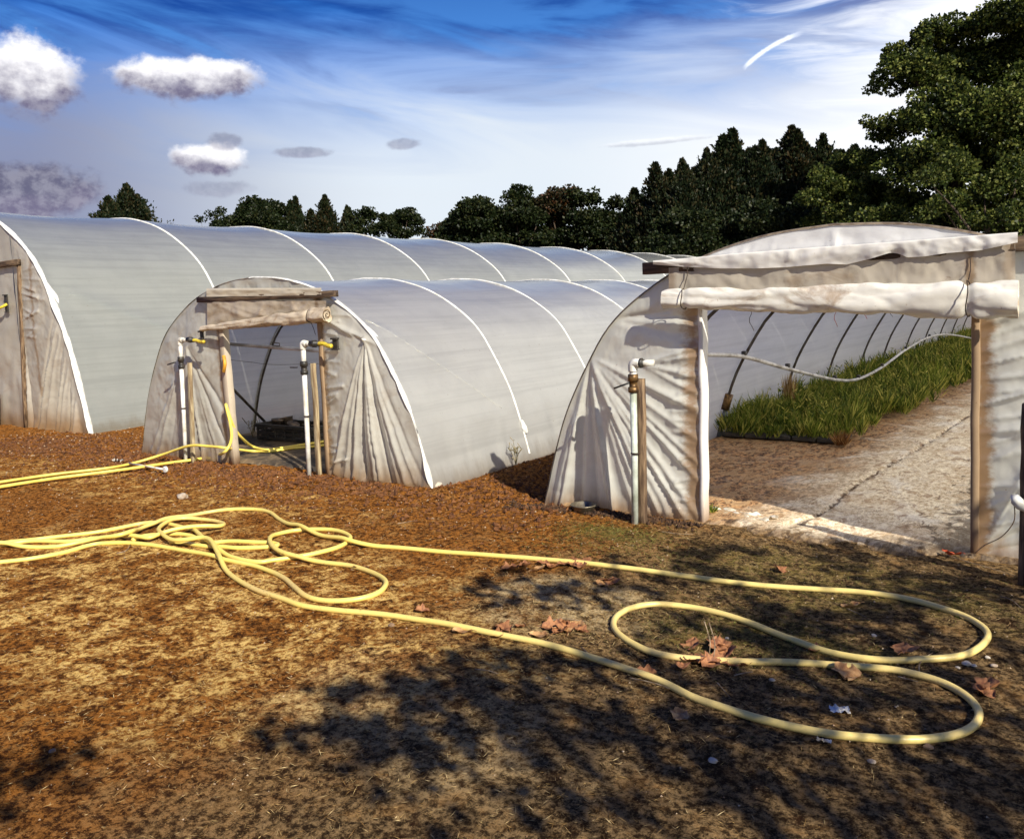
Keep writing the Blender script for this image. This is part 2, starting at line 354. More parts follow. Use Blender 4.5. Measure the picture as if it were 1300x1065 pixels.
# floor of the right hand tunnel: worn pale ground sheet with a long tear
def floor_mat():
    m, nt = newmat('worn_ground_sheet'); g = G(nt); p = g.wpos()
    s = g.n('ShaderNodeSeparateXYZ', ins={0: p}); x, y, z = s.outputs
    n = g.noise(g.scalev(p, 1, .7, 1), 2.6, 7, .72, .6); f = g.noise(g.scalev(p, 1.5, .8, 1), 19, 7, .78); md = g.noise(g.scalev(p, 1.4, .7, 1), 7, 6, .72, .5)
    # the tear runs along x = curve(y)
    fc = g.n('ShaderNodeFloatCurve'); cu = fc.mapping.curves[0]
    ys_ = [q[1] for q in tear]; y0_, y1_ = 5.4, 14.0; x0_, x1_ = -2.2, -1.0
    sel = tear[::max(1, len(tear)//14)]
    cu.points[0].location = (0, (sel[0][0]-x0_)/(x1_-x0_)); cu.points[1].location = (1, (sel[-1][0]-x0_)/(x1_-x0_))
    for (a, b) in sel[1:-1]: cu.points.new((b-y0_)/(y1_-y0_), (a-x0_)/(x1_-x0_))
    fc.mapping.update()
    nt.links.new(g.m('DIVIDE', g.m('SUBTRACT', y, y0_), y1_-y0_), fc.inputs['Value'])
    tx = g.m('ADD', g.m('MULTIPLY', fc.outputs[0], x1_-x0_), x0_)
    dx = g.m('SUBTRACT', x, tx)
    pale = g.mix(g.sm(f, .38, .60), (.50, .37, .22), (.90, .80, .60))
    pale = g.mix(g.m('MULTIPLY', g.sm(n, .50, .66), .5), pale, (.92, .88, .78))
    soil_ = g.mix(g.sm(f, .42, .60), (.040, .014, .005), (.50, .27, .11)); soil_ = g.mix(g.m('MULTIPLY', g.sm(md, .50, .58), .7), soil_, (.66, .46, .24))
    edge = g.m('ADD', dx, g.m('MULTIPLY', g.m('SUBTRACT', n, .5), 1.5))
    c = g.mix(g.m('MULTIPLY', g.sm(edge, -.65, .0), g.sm(x, -2.7, -1.9)), soil_, pale)
    c = g.mix(g.m('MULTIPLY', g.sm(md, .53, .60), .7), c, (.22, .115, .05)); c = g.mix(g.m('MULTIPLY', g.sm(g.noise(p, 1.7, 6, .7), .50, .62), .35), c, (.44, .28, .14))
    c = g.mix(g.m('MULTIPLY', g.sm(g.m('ABSOLUTE', g.m('SUBTRACT', md, .47)), .018, .004), .5), c, (.20, .11, .05))
    tl = g.m('ABSOLUTE', g.m('ADD', dx, g.m('MULTIPLY', g.m('SUBTRACT', g.noise(p, 9, 4, .6), .5), .10)))
    c = g.mix(g.m('MULTIPLY', g.sm(tl, .020, .006), g.m('MULTIPLY', g.sm(g.noise(p, 5, 3), .38, .5), .85)), c, (.07, .035, .015))
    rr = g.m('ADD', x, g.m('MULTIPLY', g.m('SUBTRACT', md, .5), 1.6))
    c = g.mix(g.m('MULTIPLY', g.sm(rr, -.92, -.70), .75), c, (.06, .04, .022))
    yy = g.m('ADD', y, g.m('MULTIPLY', g.m('SUBTRACT', md, .5), 1.1))
    c = g.mix(g.sm(yy, 5.75, 5.40), c, g.mix(g.sm(f, .4, .64), (.05, .026, .011), (.24, .15, .065)))
    bp = g.n('ShaderNodeBump', ins={'Strength': .7, 'Distance': .015, 'Height': g.m('ADD', g.m('ADD', n, md), g.m('MULTIPLY', f, .5))})
    pr = g.n('ShaderNodeBsdfPrincipled', ins={'Base Color': c, 'Roughness': g.m('SUBTRACT', .85, g.m('MULTIPLY', g.sm(n, .45, .65), .35)), 'Specular IOR Level': .4, 'Normal': bp.outputs[0]})
    g.out(pr.outputs[0]); return m
tear = [gr(*q) for q in [(1000, 668), (1042, 655), (1062, 640), (1090, 615), (1118, 600), (1150, 580), (1180, 562), (1205, 545), (1232, 528), (1262, 512)]]
tear = [(a.x, a.y) for a in spline(tear, .05)]
def floor_h(x, y):
    d = min(math.hypot(x-a, (y-b)) for a, b in tear) if 5.5 < y < 14 else 9
    lump = fbm(x*1.6, y*1.2, 4)*.035+fbm(x*6, y*5, 8, 3)*.010
    d += .02*fbm(x*20, y*20, 3, 2)
    t = min(1, max(0, (y+.25*fbm(x*2.2, 4, 2)+.10*fbm(x*8, 1, 2)-5.22)/.30))
    return (lump*.45+(.012 if d > .03 else 0)-(.014 if d < .016 else 0)+.006)*t-.06*(1-t)
xs = axis([(-3.55, -2.2, .05), (-2.2, -.3, .026), (-.3, .8, .1)]); ys = axis([(5.2, 8.5, .026), (8.5, 14, .07), (14, 37, .5)])
rows = [[(x, y, floor_h(x, y)) for x in xs if True] for y in ys]
rows = [[(x, y, min(z, -.05) if (y < 5.5 and not (-2.27 < x < -.62)) else z) for (x, y, z) in r_] for r_ in rows]
mb = MB().grid(rows); o = mb.build('path', floor_mat()); tag(o, kind='structure')
# dark woven matting under the middle tunnel
mm, nt_ = newmat('dark_matting'); g = G(nt_); p = g.wpos()
f = g.noise(p, 12, 6, .7); n = g.noise(p, 2.2, 5, .6)
c = g.mix(g.sm(n, .45, .62), (.030, .022, .015), (.16, .11, .06)); c = g.mix(g.m('MULTIPLY', g.sm(f, .52, .66), .6), c, (.28, .20, .11))
bp = g.n('ShaderNodeBump', ins={'Strength': .6, 'Distance': .012, 'Height': f})
g.out(g.n('ShaderNodeBsdfPrincipled', ins={'Base Color': c, 'Roughness': .8, 'Normal': bp.outputs[0]}).outputs[0])
xs = axis([(-9.3, -8, .2), (-8, -6, .04), (-6, -5.05, .2)]); ys = axis([(5.62, 8, .05), (8, 37, 1.)])
o = MB().grid([[(x, y+.05*fbm(x*3, 0, 5)*(y < 5.7), .035+.01*fbm(x*3, y*3, 7)-(.04 if y < 5.64 else 0)) for x in xs] for y in ys]).build('path', mm); tag(o, kind='structure')

# ------------------------------------------------------------------ polytunnels
PR = [(1, -.03), (1, 0), (.947, .212), (.895, .374), (.81, .55), (.72, .697), (.59, .815), (.42, .915), (.21, .98), (0, 1)]
def profile():
    half = spline([(u, 0, z) for u, z in PR], .035)
    half = [(p.x, p.z) for p in half]
    full = half+[(-u, z) for u, z in half[::-1][1:]]
    return full
PF = profile()
def arch(T, off=0.0):
    pts = [Vector((T['c']+u*T['W'], 0, z*T['H'])) for u, z in PF]
    out = []
    for i, p in enumerate(pts):
        t = pts[min(i+1, len(pts)-1)]-pts[max(i-1, 0)]; n = Vector((t.z, 0, -t.x)).normalized()
        out.append((p, n))
    return [p+n*off for p, n in out]
def arch_x(T, z, side):
    u = [q for q in PF[:len(PF)//2+1]]
    zz = [q[1]*T['H'] for q in u]; uu = [q[0]*T['W'] for q in u]
    return T['c']+side*float(np.interp(z, zz, uu))
def arch_z(T, x):
    u = PF[:len(PF)//2+1][::-1]
    return float(np.interp(abs(x-T['c']), [q[0]*T['W'] for q in u], [q[1]*T['H'] for q in u]))
def crease_set(ribs, H, seed):
    rs = random.Random(seed); out = []
    for i in range(4):
        a, b = ribs[i], ribs[i+1]
        for k in range(5):
            y0 = a+(b-a)*rs.uniform(.25, .8); out.append(((y0+rs.uniform(-.35, .5), H*rs.uniform(.18, .5)), (y0, 0.0), rs.uniform(.010, .022), rs.uniform(.006, .018)))
        for k in range(3):
            z0 = H*rs.uniform(.2, .7); out.append(((b-.05, z0), (b-(b-a)*rs.uniform(.3, .7), z0+H*rs.uniform(-.12, .02)), rs.uniform(.012, .025), rs.uniform(.004, .010)))
    return out
def cover(T, ribs, mat, parent, sag, seed):
    i_creases = crease_set(ribs, T['H'], seed) if T is not T3 else []
    if T is T2: i_creases.append(((6.95, .50), (5.65, 1.52), .030, .020))
    if T is T1: i_creases.append(((10.3, .32), (6.45, 2.05), .075, .045))
    rows = []; ys = []
    A = arch(T); A2 = arch(T, 1.0); N = [b-a for a, b in zip(A, A2)]
    for i in range(len(ribs)-1):
        n = (34 if T is not T3 else 14) if i < 4 else 6
        ys += [(ribs[i]+(ribs[i+1]-ribs[i])*k/n, k/n) for k in range(n)]
    ys.append((ribs[-1], 0))
    for y, t in ys:
        s = math.sin(math.pi*t)**.8*sag if t > 0 else 0
        row = []
        for j, (p, nrm) in enumerate(zip(A, N)):
            zf = p.z/T['H']
            q = fbm(p.x*.9+seed, y*.5, p.z*1.1)*.012+fbm(p.x*4+seed, y*1.2, p.z*5, 3)*.004
            low = max(0, 1-zf*3.2)*abs(math.sin(t*math.pi))*fbm(y*5+seed, 0, zf*1.2)*.025
            ss = s*(.35+.65*min(1, zf*2))
            if t > 0 and j < len(A)//2 and i_creases and zf < .75: low += ridge(y, p.z, i_creases)*min(1, 6*t)*min(1, 6*(1-t))
            row.append(p+nrm*(-ss+(q if t > 0 else 0)+low)+Vector((0, y, 0)))
        rows.append(row)
    return MB().grid(rows).build('cover', mat, parent)
def ridge(px_, pz_, folds):
    """height of the creases at a spot; each crease is a line with a width"""
    h = 0
    for fi, (a, b, w_, amp) in enumerate(folds):
        dx, dz = b[0]-a[0], b[1]-a[1]; L = dx*dx+dz*dz
        t = ((px_-a[0])*dx+(pz_-a[1])*dz)/L; tc_ = min(1, max(0, t))
        ex, ez = px_-a[0]-dx*tc_, pz_-a[1]-dz*tc_
        d = math.hypot(ex, ez); ww = w_*(.45+.9*tc_)
        h += amp*math.exp(-(d/ww)**(1.05 if fi % 2 else 1.7))*(.22+.88*min(1, max(0, t)*1.5))
    return h
def fan(f, targets, w_, amp, jit=.3):
    return [(f, t, w_*uni(.6, 1.4), amp*uni(1-jit*2, 1+jit)*(1 if rnd() < .75 else -.8)) for t in targets]
def panel(T, side, xd, ztop, folds, mat, parent, nu=70, nv=110, yoff=0.0, seed=0, bulge=.03, buried=-.04):
    rows = []
    for i in range(nv+1):
        z = buried+(ztop-buried)*i/nv
        xa = arch_x(T, max(0, z), side)
        row = []
        for j in range(nu+1):
            s = j/nu; x = xa+(xd-xa)*s
            e = min(1, s*9)*min(1, (1-s)*7+.25)
            d = ridge(x, z, folds)*1.35+fbm(x*3+seed, 0, z*3)*.012+fbm(x*11+seed, 0, z*7, 3)*.0035+bulge*math.sin(math.pi*s)*math.sin(math.pi*min(1, z/ztop))
            foot = max(0, 1-z/.12)*(.02*fbm(x*7, seed, 0)+.012)
            row.append((x, T['y']+yoff-d*e-foot, z))
        rows.append(row)
    if side > 0: rows = [r[::-1] for r in rows]
    return MB().grid(rows).build('end_panel', mat, parent)
def top_panel(T, x0, x1, z0, folds, mat, parent, yoff=0., seed=0):
    rows = []; n = 90; m_ = 26
    for i in range(m_+1):
        row = []
        for j in range(n+1):
            x = x0+(x1-x0)*j/n; za = arch_z(T, x); z = z0+(za-z0)*i/m_
            e = min(1, (za-z)*14)
            row.append((x, T['y']+yoff-(ridge(x, z, folds)+fbm(x*5+seed, 1, z*5)*.012)*e-.002, z))
        rows.append(row)
    return MB().grid(rows).build('end_panel', mat, parent)
def strip(T, y, w_, th, mat, parent, name, wob=0.0, i0=0, i1=None, front=False):
    """a strap or bulge of film lying over a hoop"""
    A = arch(T); B = arch(T, 1); rows = []
    n = 6
    idx = range(len(A))[i0:i1]
    for i in idx:
        nn = B[i]-A[i]; row = []
        ww = w_*(1+wob*fbm(i*.35, y, 1)*1.2)
        for k in range(n+1):
            a = math.pi*k/n
            row.append(A[i]+nn*(th*math.sin(a)-.001)+Vector((0, y+ww*math.cos(a)*-.5, 0)))
        rows.append(row)
    return MB().grid(rows).build(name, mat, parent)
def hoops(T, ribs, mat, parent, r=.014):
    for y in ribs:
        MB().tube([p+Vector((0, y, 0)) for p in arch(T, -r-.022)][::2], r, 8).build('hoop', mat, parent)

filmT1 = film('film_green_grey', (.47, .49, .445), (.22, .15, .07), .5, trans=.52, rough=.18, gloss=.95, stripe=True, mottle=.35)
filmT2 = film('film_grey', (.72, .72, .675), (.25, .17, .08), .5, trans=.60, rough=.20, gloss=.9, clear=.06, stripe=True, mottle=.35)
filmT3 = film('film_pale', (.96, .96, .94), (.25, .17, .08), .3, trans=.56, rough=.28, gloss=.5, clear=.07, stripe=True, mottle=.2)
tape = simple('white_rib_tape', (.82, .82, .78), .4, col2=(.56, .55, .48), scale=14, bump=.2)
tape_t3 = simple('grey_edge_tape', (.24, .19, .13), .5, col2=(.10, .07, .045), scale=14, bump=.2)

# ---------------- right hand tunnel (door open, curtain rolled up)
def pz(x, y, yp): q = pl(x, y, yp); return (q.x, q.z)
t3 = thing('polytunnel', 'pale polytunnel with its wide doorway open, white curtain rolled up, plants growing inside', 'polytunnel', (T3['c'], Y0, 0), 'polytunnels')
ribs3 = [5.55, 7.32, 9.17, 11.5, 13.6, 15.8, 17.7, 20.0, 22.3, 24.6, 26.9, 29.1, 31.4, 33.7, 36.0]
cover(T3, ribs3, filmT3, t3, .03, 3.)
hoops(T3, [5.60]+ribs3[1:], M['galv'], t3, .017)
panm3 = film('end_film_pale', (.69, .69, .62), (.30, .17, .07), .85, trans=.40, rough=.24, gloss=.8, low=.26, posts=[(-2.36, .10, .85), (-.56, .09, .9)], mottle=.5, stain=.10)
for k in (0, 1): pass
F3 = pz(748, 452, Y0)
T_ = [pz(x, y, Y0) for x, y in [(886, 655), (868, 652), (838, 648), (806, 645), (780, 644), (757, 644), (735, 643), (716, 642), (888, 610), (888, 560), (888, 520), (888, 590), (850, 650), (822, 646), (706, 640)]]
fo3 = fan(F3, T_, .026, .030)+fan(pz(772, 405, Y0), [pz(888, 401, Y0), pz(888, 430, Y0), pz(850, 395, Y0)], .03, .03)
fo3 += [(pz(815, 462, Y0), pz(888, y, Y0), .02, .016) for y in (440, 452, 478, 500)]
fo3 += [(pz(885, y, Y0), pz(862+uni(-6, 6), y+uni(-5, 6), Y0), .012, uni(.004, .012)) for y in range(410, 650, 14)]
panel(T3, -1, -2.30, arch_z(T3, -2.30), fo3, panm3, t3, seed=2., nu=110, nv=170)
fo3r = [(pz(1240, y, Y0), pz(1300+uni(0, 60), y-uni(5, 45), Y0), uni(.012, .03), uni(.008, .02)) for y in range(415, 700, 17)]
fo3r += fan(pz(1246, 700, Y0), [pz(1300, 600, Y0), pz(1290, 640, Y0), pz(1320, 660, Y0), pz(1330, 690, Y0)], .02, .02)
panel(T3, 1, -.60, arch_z(T3, -.60), fo3r, panm3, t3, seed=8., nu=130, nv=170)
fot = [(pz(1060, 290, Y0), pz(1062, 318, Y0), .012, .03), (pz(1056, 290, Y0), pz(1052, 318, Y0), .012, .018)]+[(pz(x, 302, Y0), pz(x-8, 322, Y0), .010, uni(.006, .014)) for x in (920, 935, 950, 963, 985, 1100, 1116, 1127, 1138, 1150, 1165, 1190)]
top_panel(T3, -2.30, -.60, 1.66, fot, film('end_film_white', (.84, .84, .83), (.45, .40, .32), .3, trans=.35, rough=.3, gloss=.4, mottle=.45), t3)
strip(T3, Y0+.008, .036, .014, tape_t3, t3, 'edge_tape', .3)
# timber posts wrapped in film either side of the doorway
wrap = film('wrapped_post_film', (.82, .80, .74), (.30, .17, .08), .8, trans=.12, rough=.35, gloss=.4, low=.35, mottle=.35)
wrapd = film('stained_post_film', (.36, .25, .15), (.12, .06, .03), .8, trans=.1, rough=.45, gloss=.3, low=.35, mottle=.9)
a, b = pl(893, 395, Y0), pl(891, 664, Y0)
MB().bar((-2.292, Y0+.03, 1.72), (-2.305, Y0+.03, -.05), .034, .10, jit=.004, seg=14).build('door_post', wrap, t3)
MB().bar((-.602, Y0+.03, 1.72), (-.590, Y0+.03, -.05), .045, .10, jit=.004, seg=14).build('door_post', wrapd, t3)
# lintel beam, its ends stick out past the curtain
p0, p1 = pl(818, 341, Y0-.06), pl(1345, 307, Y0-.06)
MB().bar(p0, p1, .085, .07, seg=6, jit=.003).build('door_beam', M['beam'], t3)
# flap of film thrown over the lintel
topl = [(829, 331), (870, 328), (931, 322), (997, 317), (1049, 313), (1137, 307), (1226, 300), (1291, 295)]
botl = [(829, 336), (870, 339), (912, 341), (960, 341), (997, 339.5), (1049, 335), (1075, 336), (1104, 329), (1130, 321), (1140, 322), (1152, 327), (1172, 326), (1200, 321.7), (1245, 318), (1291, 308)]
def ipx(lst, x): return float(np.interp(x, [q[0] for q in lst], [q[1] for q in lst]))
rows = []
for i in range(13):
    r_ = []
    for j in range(131):
        x = 829+(1292-829)*j/130; yy = ipx(topl, x)+(ipx(botl, x)-ipx(topl, x))*max(0, (i-2))/10
        yw = Y0-.125-.010*math.sin(i*.30)-.016*fbm(x*.020, i*.06, 2)*min(1, i/5)-.006*fbm(x*.07, i*.1, 5)-.010*abs(math.sin(x*.045+i*.1+2*fbm(x*.01,0,0)))*i/12
        if i < 2: yw = Y0-.115+(2-i)*.05
        q = pl(x, yy-(.0 if i > 1 else 0), yw if i > 1 else Y0-.125)
        if i < 2: q = Vector((q.x, yw, q.z+.010*(2-i)*.2))
        r_.append(q)
    rows.append(r_)
MB().grid(rows).build('flap', film('flap_film', (.88, .86, .80), (.5, .40, .27), .2, stain=.25, trans=.22, rough=.3, gloss=.4, mottle=.35), t3)
# curtain hanging from the lintel with its end rolled up
curm = film('curtain_film', (.60, .54, .44), (.30, .19, .10), .2, stain=.5, trans=.35, rough=.35, gloss=.35, mottle=.9, posts=[(-2.47, .05, .5), (-.62, .04, .8), (-.43, .05, .5)])
rows = []
for i in range(17):
    r_ = []
    for j in range(121):
        x = 849+(1289-849)*j/120; yt = ipx([(849, 340), (1060, 325), (1289, 306)], x); yb = 378
        yy = yt+(yb-yt)*i/16
        r_.append(pl(x, yy, Y0-.098-.012*fbm(x*.03, i*.08, 7)-.004*fbm(x*.15, i*.3, 7)))
    rows.append(r_)
cur = MB().grid(rows).build('door_curtain', curm, t3)
def roll(p0, p1, r0, r1, mat, parent, ties, seed=0, n=36, seg=200, flat=.8, spiral=False, lump=1.0):
    p0, p1 = Vector(p0), Vector(p1); rows = []; ax = (p1-p0).normalized()
    for i in range(seg+1):
        t = i/seg; c = p0.lerp(p1, t); r = r0+(r1-r0)*t
        pinch = 1-sum(.22*math.exp(-((t-tt)/.012)**2) for tt in ties)
        c = c+Vector((0, 0, .012*fbm(t*5+seed, 0, 0)*lump))
        row = []
        for k in range(n+1):
            a = 2*math.pi*k/n
            rr = r*pinch*(1+.16*lump*fbm(t*7+seed, math.cos(a)*.8, math.sin(a)*.8)+.06*lump*fbm(t*18+seed, math.cos(a)*1.2+t*5, math.sin(a)*1.2, 2)-.13*lump*(1-min(1, 5*abs(fbm(t*7+seed*2, math.cos(a)*1.0+t*3, math.sin(a)*1.0, 1))))+(.12 if math.sin(a) < -.2 else 0)*lump)
            rr *= 1+.10*lump*math.cos(3*a+2.2*math.sin(t*13+seed)+seed)
            rr *= 1+.11*lump*(((a-2.5-.5*math.sin(t*6))/(2*math.pi)) % 1.0)-.05*lump
            if k == n: rr = None
            if rr is None: row.append(row[0])
            else: row.append(c+Vector((0, math.cos(a)*rr*flat, math.sin(a)*rr)))
        rows.append(row)
    mb = MB().grid(rows)
    for row, c in ((rows[0], p0-ax*.002), (rows[-1], p1+ax*.002)):        # loose spiral ends
        n0 = len(mb.v); mb.v.append(tuple(c)); mb.v += [tuple(q) for q in row]
        mid = [tuple(Vector(q).lerp(c, .5)+(-ax if row is rows[-1] else ax)*.015) for q in row]; m0 = len(mb.v); mb.v += mid
        for k in range(n):
            mb.f.append((n0+1+k, n0+2+k, m0+k+1, m0+k)); mb.f.append((m0+k, m0+k+1, n0))
    return mb.build('curtain_roll', mat, parent)
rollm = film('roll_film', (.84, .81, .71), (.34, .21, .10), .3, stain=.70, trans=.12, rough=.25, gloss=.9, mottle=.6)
yr = Y0-.17
a, b = pl(841, 380, yr), pl(1293, 379, yr)
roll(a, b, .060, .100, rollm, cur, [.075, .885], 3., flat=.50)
rc = (b-a)
for t in (.075, .885):
    c = a+rc*t; r = .068+.044*t
    MB().tube([c+Vector((.006*math.sin(k), math.cos(k*math.pi/9)*r*.74, math.sin(k*math.pi/9)*r*.96)) for k in range(19)], .0035, 6).tube([c+Vector((.0, -.0, r)), c+Vector((.004, .055, .16)), c+Vector((.0, .065, .24))], .003, 6).build('cord', M['cord'], cur)
# inside: rail and sagging water pipe along the left wall, cords, tube joint
pp = [(880, 449), (896, 450), (945, 453), (1000, 468), (1060, 482), (1090, 481), (1120, 466), (1150, 444), (1180, 428), (1205, 425), (1235, 430), (1262, 436)]
xw = [-3.13]*12
PPt = [pxx(q[0], q[1], -2.78) for i, q in enumerate(pp)]
wp = MB().tube(spline(PPt, .1), .021, 10).build('water_pipe', M['whiterail'], t3)
for q in PPt[2:9:1]:
    MB().box(q+Vector((-.02, -.03, .015)), q+Vector((.02, .03, .055)), .004).build('sprinkler', M['black'], t3)
mb = MB()
q = pxx(909, 515, -3.45)
mb.bar(Vector((arch_x(T3, .50, -1)+.045, 9.17, .50)), Vector((arch_x(T3, .32, -1)+.045, 9.17, .32)), .075, .075).build('tube_joint', M['brass'], t3)
MB().tube([Vector((arch_x(T3, .45, -1)+.05, 9.165, .45)), Vector((arch_x(T3, .0, -1)+.05, 9.165, -.05))], .027, 10).build('ground_tube', M['bluepipe'], t3)
for x, y, dz in [(952, 400, .26), (1060, 396, .3), (1098, 395, .22), (1131, 398, .16)]:
    q = pxx(x, y, -2.9)
    pts = [q+Vector((.02*math.sin(k*1.3), .03*k*.3, -dz*k/6+.1)) for k in range(7)]
    MB().tube(pts, .0035, 5).build('string', M['red'] if x in (1098, 1060) else M['cord'], t3)

# ---------------- middle tunnel
t2 = thing('polytunnel', 'low grey polytunnel in the middle with a small open doorway and crate inside', 'polytunnel', (T2['c'], Y0, 0), 'polytunnels')
ribs2 = [5.55, 7.15, 8.80, 10.75, 12.6, 14.5, 16.4, 18.3, 20.2, 22.1, 24., 26, 28, 30, 32, 34, 36]
cover(T2, ribs2, filmT2, t2, .028, 13.)
hoops(T2, [5.62]+ribs2[1:], M['galv'], t2)
for y in ribs2[1:9]: strip(T2, y, .022, .010, tape, t2, 'rib_tape', .3, i0=3)
nA = len(PF)//2
strip(T2, Y0+.01, .042, .013, tape, t2, 'edge_tape', 1.0, i1=nA+2)
strip(T2, Y0+.008, .03, .010, tape_t3, t2, 'edge_tape', .4, i0=nA+1)
xl2, xr2 = -7.72, -6.20
panm2 = film('end_film_tan', (.58, .56, .49), (.26, .15, .065), .9, trans=.36, rough=.24, gloss=.8, low=.34, posts=[(-7.80, .07, .75), (xr2, .12, .9)], mottle=.45, stain=.22)
bt = [pz(x, y, Y0) for x, y in [(427, 600), (440, 604), (452, 606), (463, 607), (474, 608), (486, 609), (497, 611), (508, 612), (518, 613), (528, 613), (537, 613), (480, 608), (446, 605)]]
fo2 = fan(pz(466, 430, Y0), bt, .022, .028, .35)+[(pz(408, y, Y0), pz(430+uni(-5, 14), y-uni(-6, 18), Y0), uni(.010, .018), uni(.006, .016)) for y in range(410, 600, 12)]
fo2 += fan(pz(408, 400, Y0), [pz(470, 400, Y0), pz(485, 440, Y0), pz(450, 425, Y0)], .02, .02)
panel(T2, 1, xr2, arch_z(T2, xr2), fo2, panm2, t2, seed=21., nu=110, nv=170, bulge=.05)
bl = [pz(x, y, Y0) for x, y in [(283, 600), (275, 600), (262, 600), (250, 600), (240, 598), (226, 590), (214, 583), (203, 578), (194, 572), (284, 560), (284, 520)]]
fo2l = fan(pz(240, 440, Y0), bl, .020, .024, .35)
panel(T2, -1, xl2, arch_z(T2, xl2), fo2l, panm2, t2, seed=31., nu=100, nv=160)
top_panel(T2, xl2, xr2, 1.5, [(pz(x, 358, Y0), pz(x+4, 378, Y0), .012, uni(.006, .014)) for x in range(270, 410, 14)], panm2, t2, seed=9)
MB().bar((-7.755, Y0+.02, 1.74), (-7.70, Y0+.02, -.05), .085, .08, jit=.004, seg=12).build('door_post', film('wrapped_post_tan', (.55, .47, .36), (.14, .07, .03), .8, trans=.1, rough=.3, gloss=.5, low=.3, mottle=1.0, posts=[(-7.79, .03, .8)]), t2)
MB().bar((-6.20, Y0+.03, 1.74), (-6.20, Y0+.03, -.05), .05, .09, jit=.003, seg=12).build('door_post', wrapd, t2)
p0, p1 = pl(253, 381, Y0-.05), pl(426, 373, Y0-.05)
MB().bar(p0, p1, .060, .07, seg=5, jit=.002).build('door_beam', M['beam'], t2)
rows = []
for i in range(8):
    rows.append([pl(x, 366+(11-(x-256)*.010)*i/7-(x-256)*.004, Y0-.088-.008*fbm(x*.08, i*.3, 1)+(.06 if i == 0 else 0)) for x in np.linspace(262, 408, 60)])
MB().grid(rows).build('flap', film('flap_tan', (.60, .53, .40), (.3, .2, .1), .3, trans=.2, mottle=.7), t2)
rows = []
for i in range(21):
    rows.append([pl(x, 382+(ipx([(258, 416), (410, 398)], x)-382)*i/20, Y0-.075-.03*ridge(x, 382+i*1.2, [((272, 384), (322, 404), 4, 1), ((285, 384), (340, 402), 4, .8), ((300, 384), (303, 404), 4, .5), ((335, 384), (326, 402), 4, .7), ((370, 384), (372, 396), 4, .6), ((392, 384), (385, 394), 3, .6)])*.6-.01*fbm(x*.06, i*.1, 3)) for x in np.linspace(263, 414, 90)])
cur2 = MB().grid(rows).build('door_curtain', film('curtain_tan', (.56, .47, .35), (.2, .12, .06), .3, stain=.5, trans=.3, mottle=.8, posts=[(xr2+.05, .04, .7)]), t2)
rollm2 = film('roll_tan', (.62, .52, .38), (.22, .13, .06), .3, stain=.7, trans=.1, rough=.32, gloss=.45, mottle=1.0)
a, b = pl(255, 417.5, Y0-.12), pl(415, 399, Y0-.12)
roll(a, b, .026, .068, rollm2, cur2, [.88], 7., seg=150)
c = a.lerp(b, .88); r = .058
MB().tube([c+Vector((.006*math.sin(k), math.cos(k*math.pi/9)*r*.78, math.sin(k*math.pi/9)*r)) for k in range(19)], .004, 6).build('cord', M['cord'], cur2)
MB().tube([c+Vector((-.0, 0, -.04)), c+Vector((.02, .02, -.12)), c+Vector((.03, .03, -.18))], .003, 5).build('cord', M['cord'], cur2)
q = b
MB().tube([q+Vector((.004, math.cos(k*.5)*.006*k*.45, math.sin(k*.5)*.006*k*.45)) for k in range(22)], .004, 5).build('cord', M['brass'], cur2)
# rail across, diagonal stay and wire inside
yi = 5.82
a, b = pl(280, 436, yi), pl(420, 446.5, yi)
a.z -= 0; MB().tube([a, a.lerp(b, .5), b], .019, 10).build('rail', M['whiterail'], t2)
MB().tube([pl(285, 483, 5.9), pl(337, 536, 6.9)], .017, 8).build('stay', M['galv'], t2)
MB().tube(spline([pl(285, 456, 6.0), pl(320, 460, 6.0), pl(350, 463, 6.0), pl(420, 461, 6.0)], .1), .0025, 5).build('wire', M['galv'], t2)
q = pl(352, 437, 5.80)
MB().tube([q+Vector((-.07, -.01, .02)), q+Vector((.05, -.01, .01)), q+Vector((.05, -.01, -.02)), q+Vector((-.07, -.01, -.012)), q+Vector((-.07, -.01, .02))], .005, 5).build('bracket', M['galv'], t2)
# black plates screwed on the film where the pipes go in
def plate(px_, py_, w_, h_, parent, yp):
    c = pl(px_, py_, yp); mb = MB()
    mb.box(c+Vector((-w_/2, -.02, -h_/2)), c+Vector((w_/2, .0, h_/2)), .004)
    mb.box(c+Vector((-w_/2-.008, -.04, h_/2-.012)), c+Vector((w_/2+.008, .0, h_/2+.006)), .003)
    mb.box(c+Vector((-w_/2-.008, -.03, -h_/2-.006)), c+Vector((w_/2+.008, .0, -h_/2+.010)), .003)
    return mb.build('pipe_plate', M['black'], parent, False)
plate(427, 436.5, .072, .105, t2, Y0-.05)
plate(257.5, 428, .05, .13, t2, Y0-.07)
MB().tube(spline([pl(284, 452, Y0-.05), pl(285.5, 462, Y0-.07), pl(284, 472, Y0-.05)], .01), .019, 10).build('orange_clip', simple('orange_plastic', (.72, .36, .04), .5), t2)
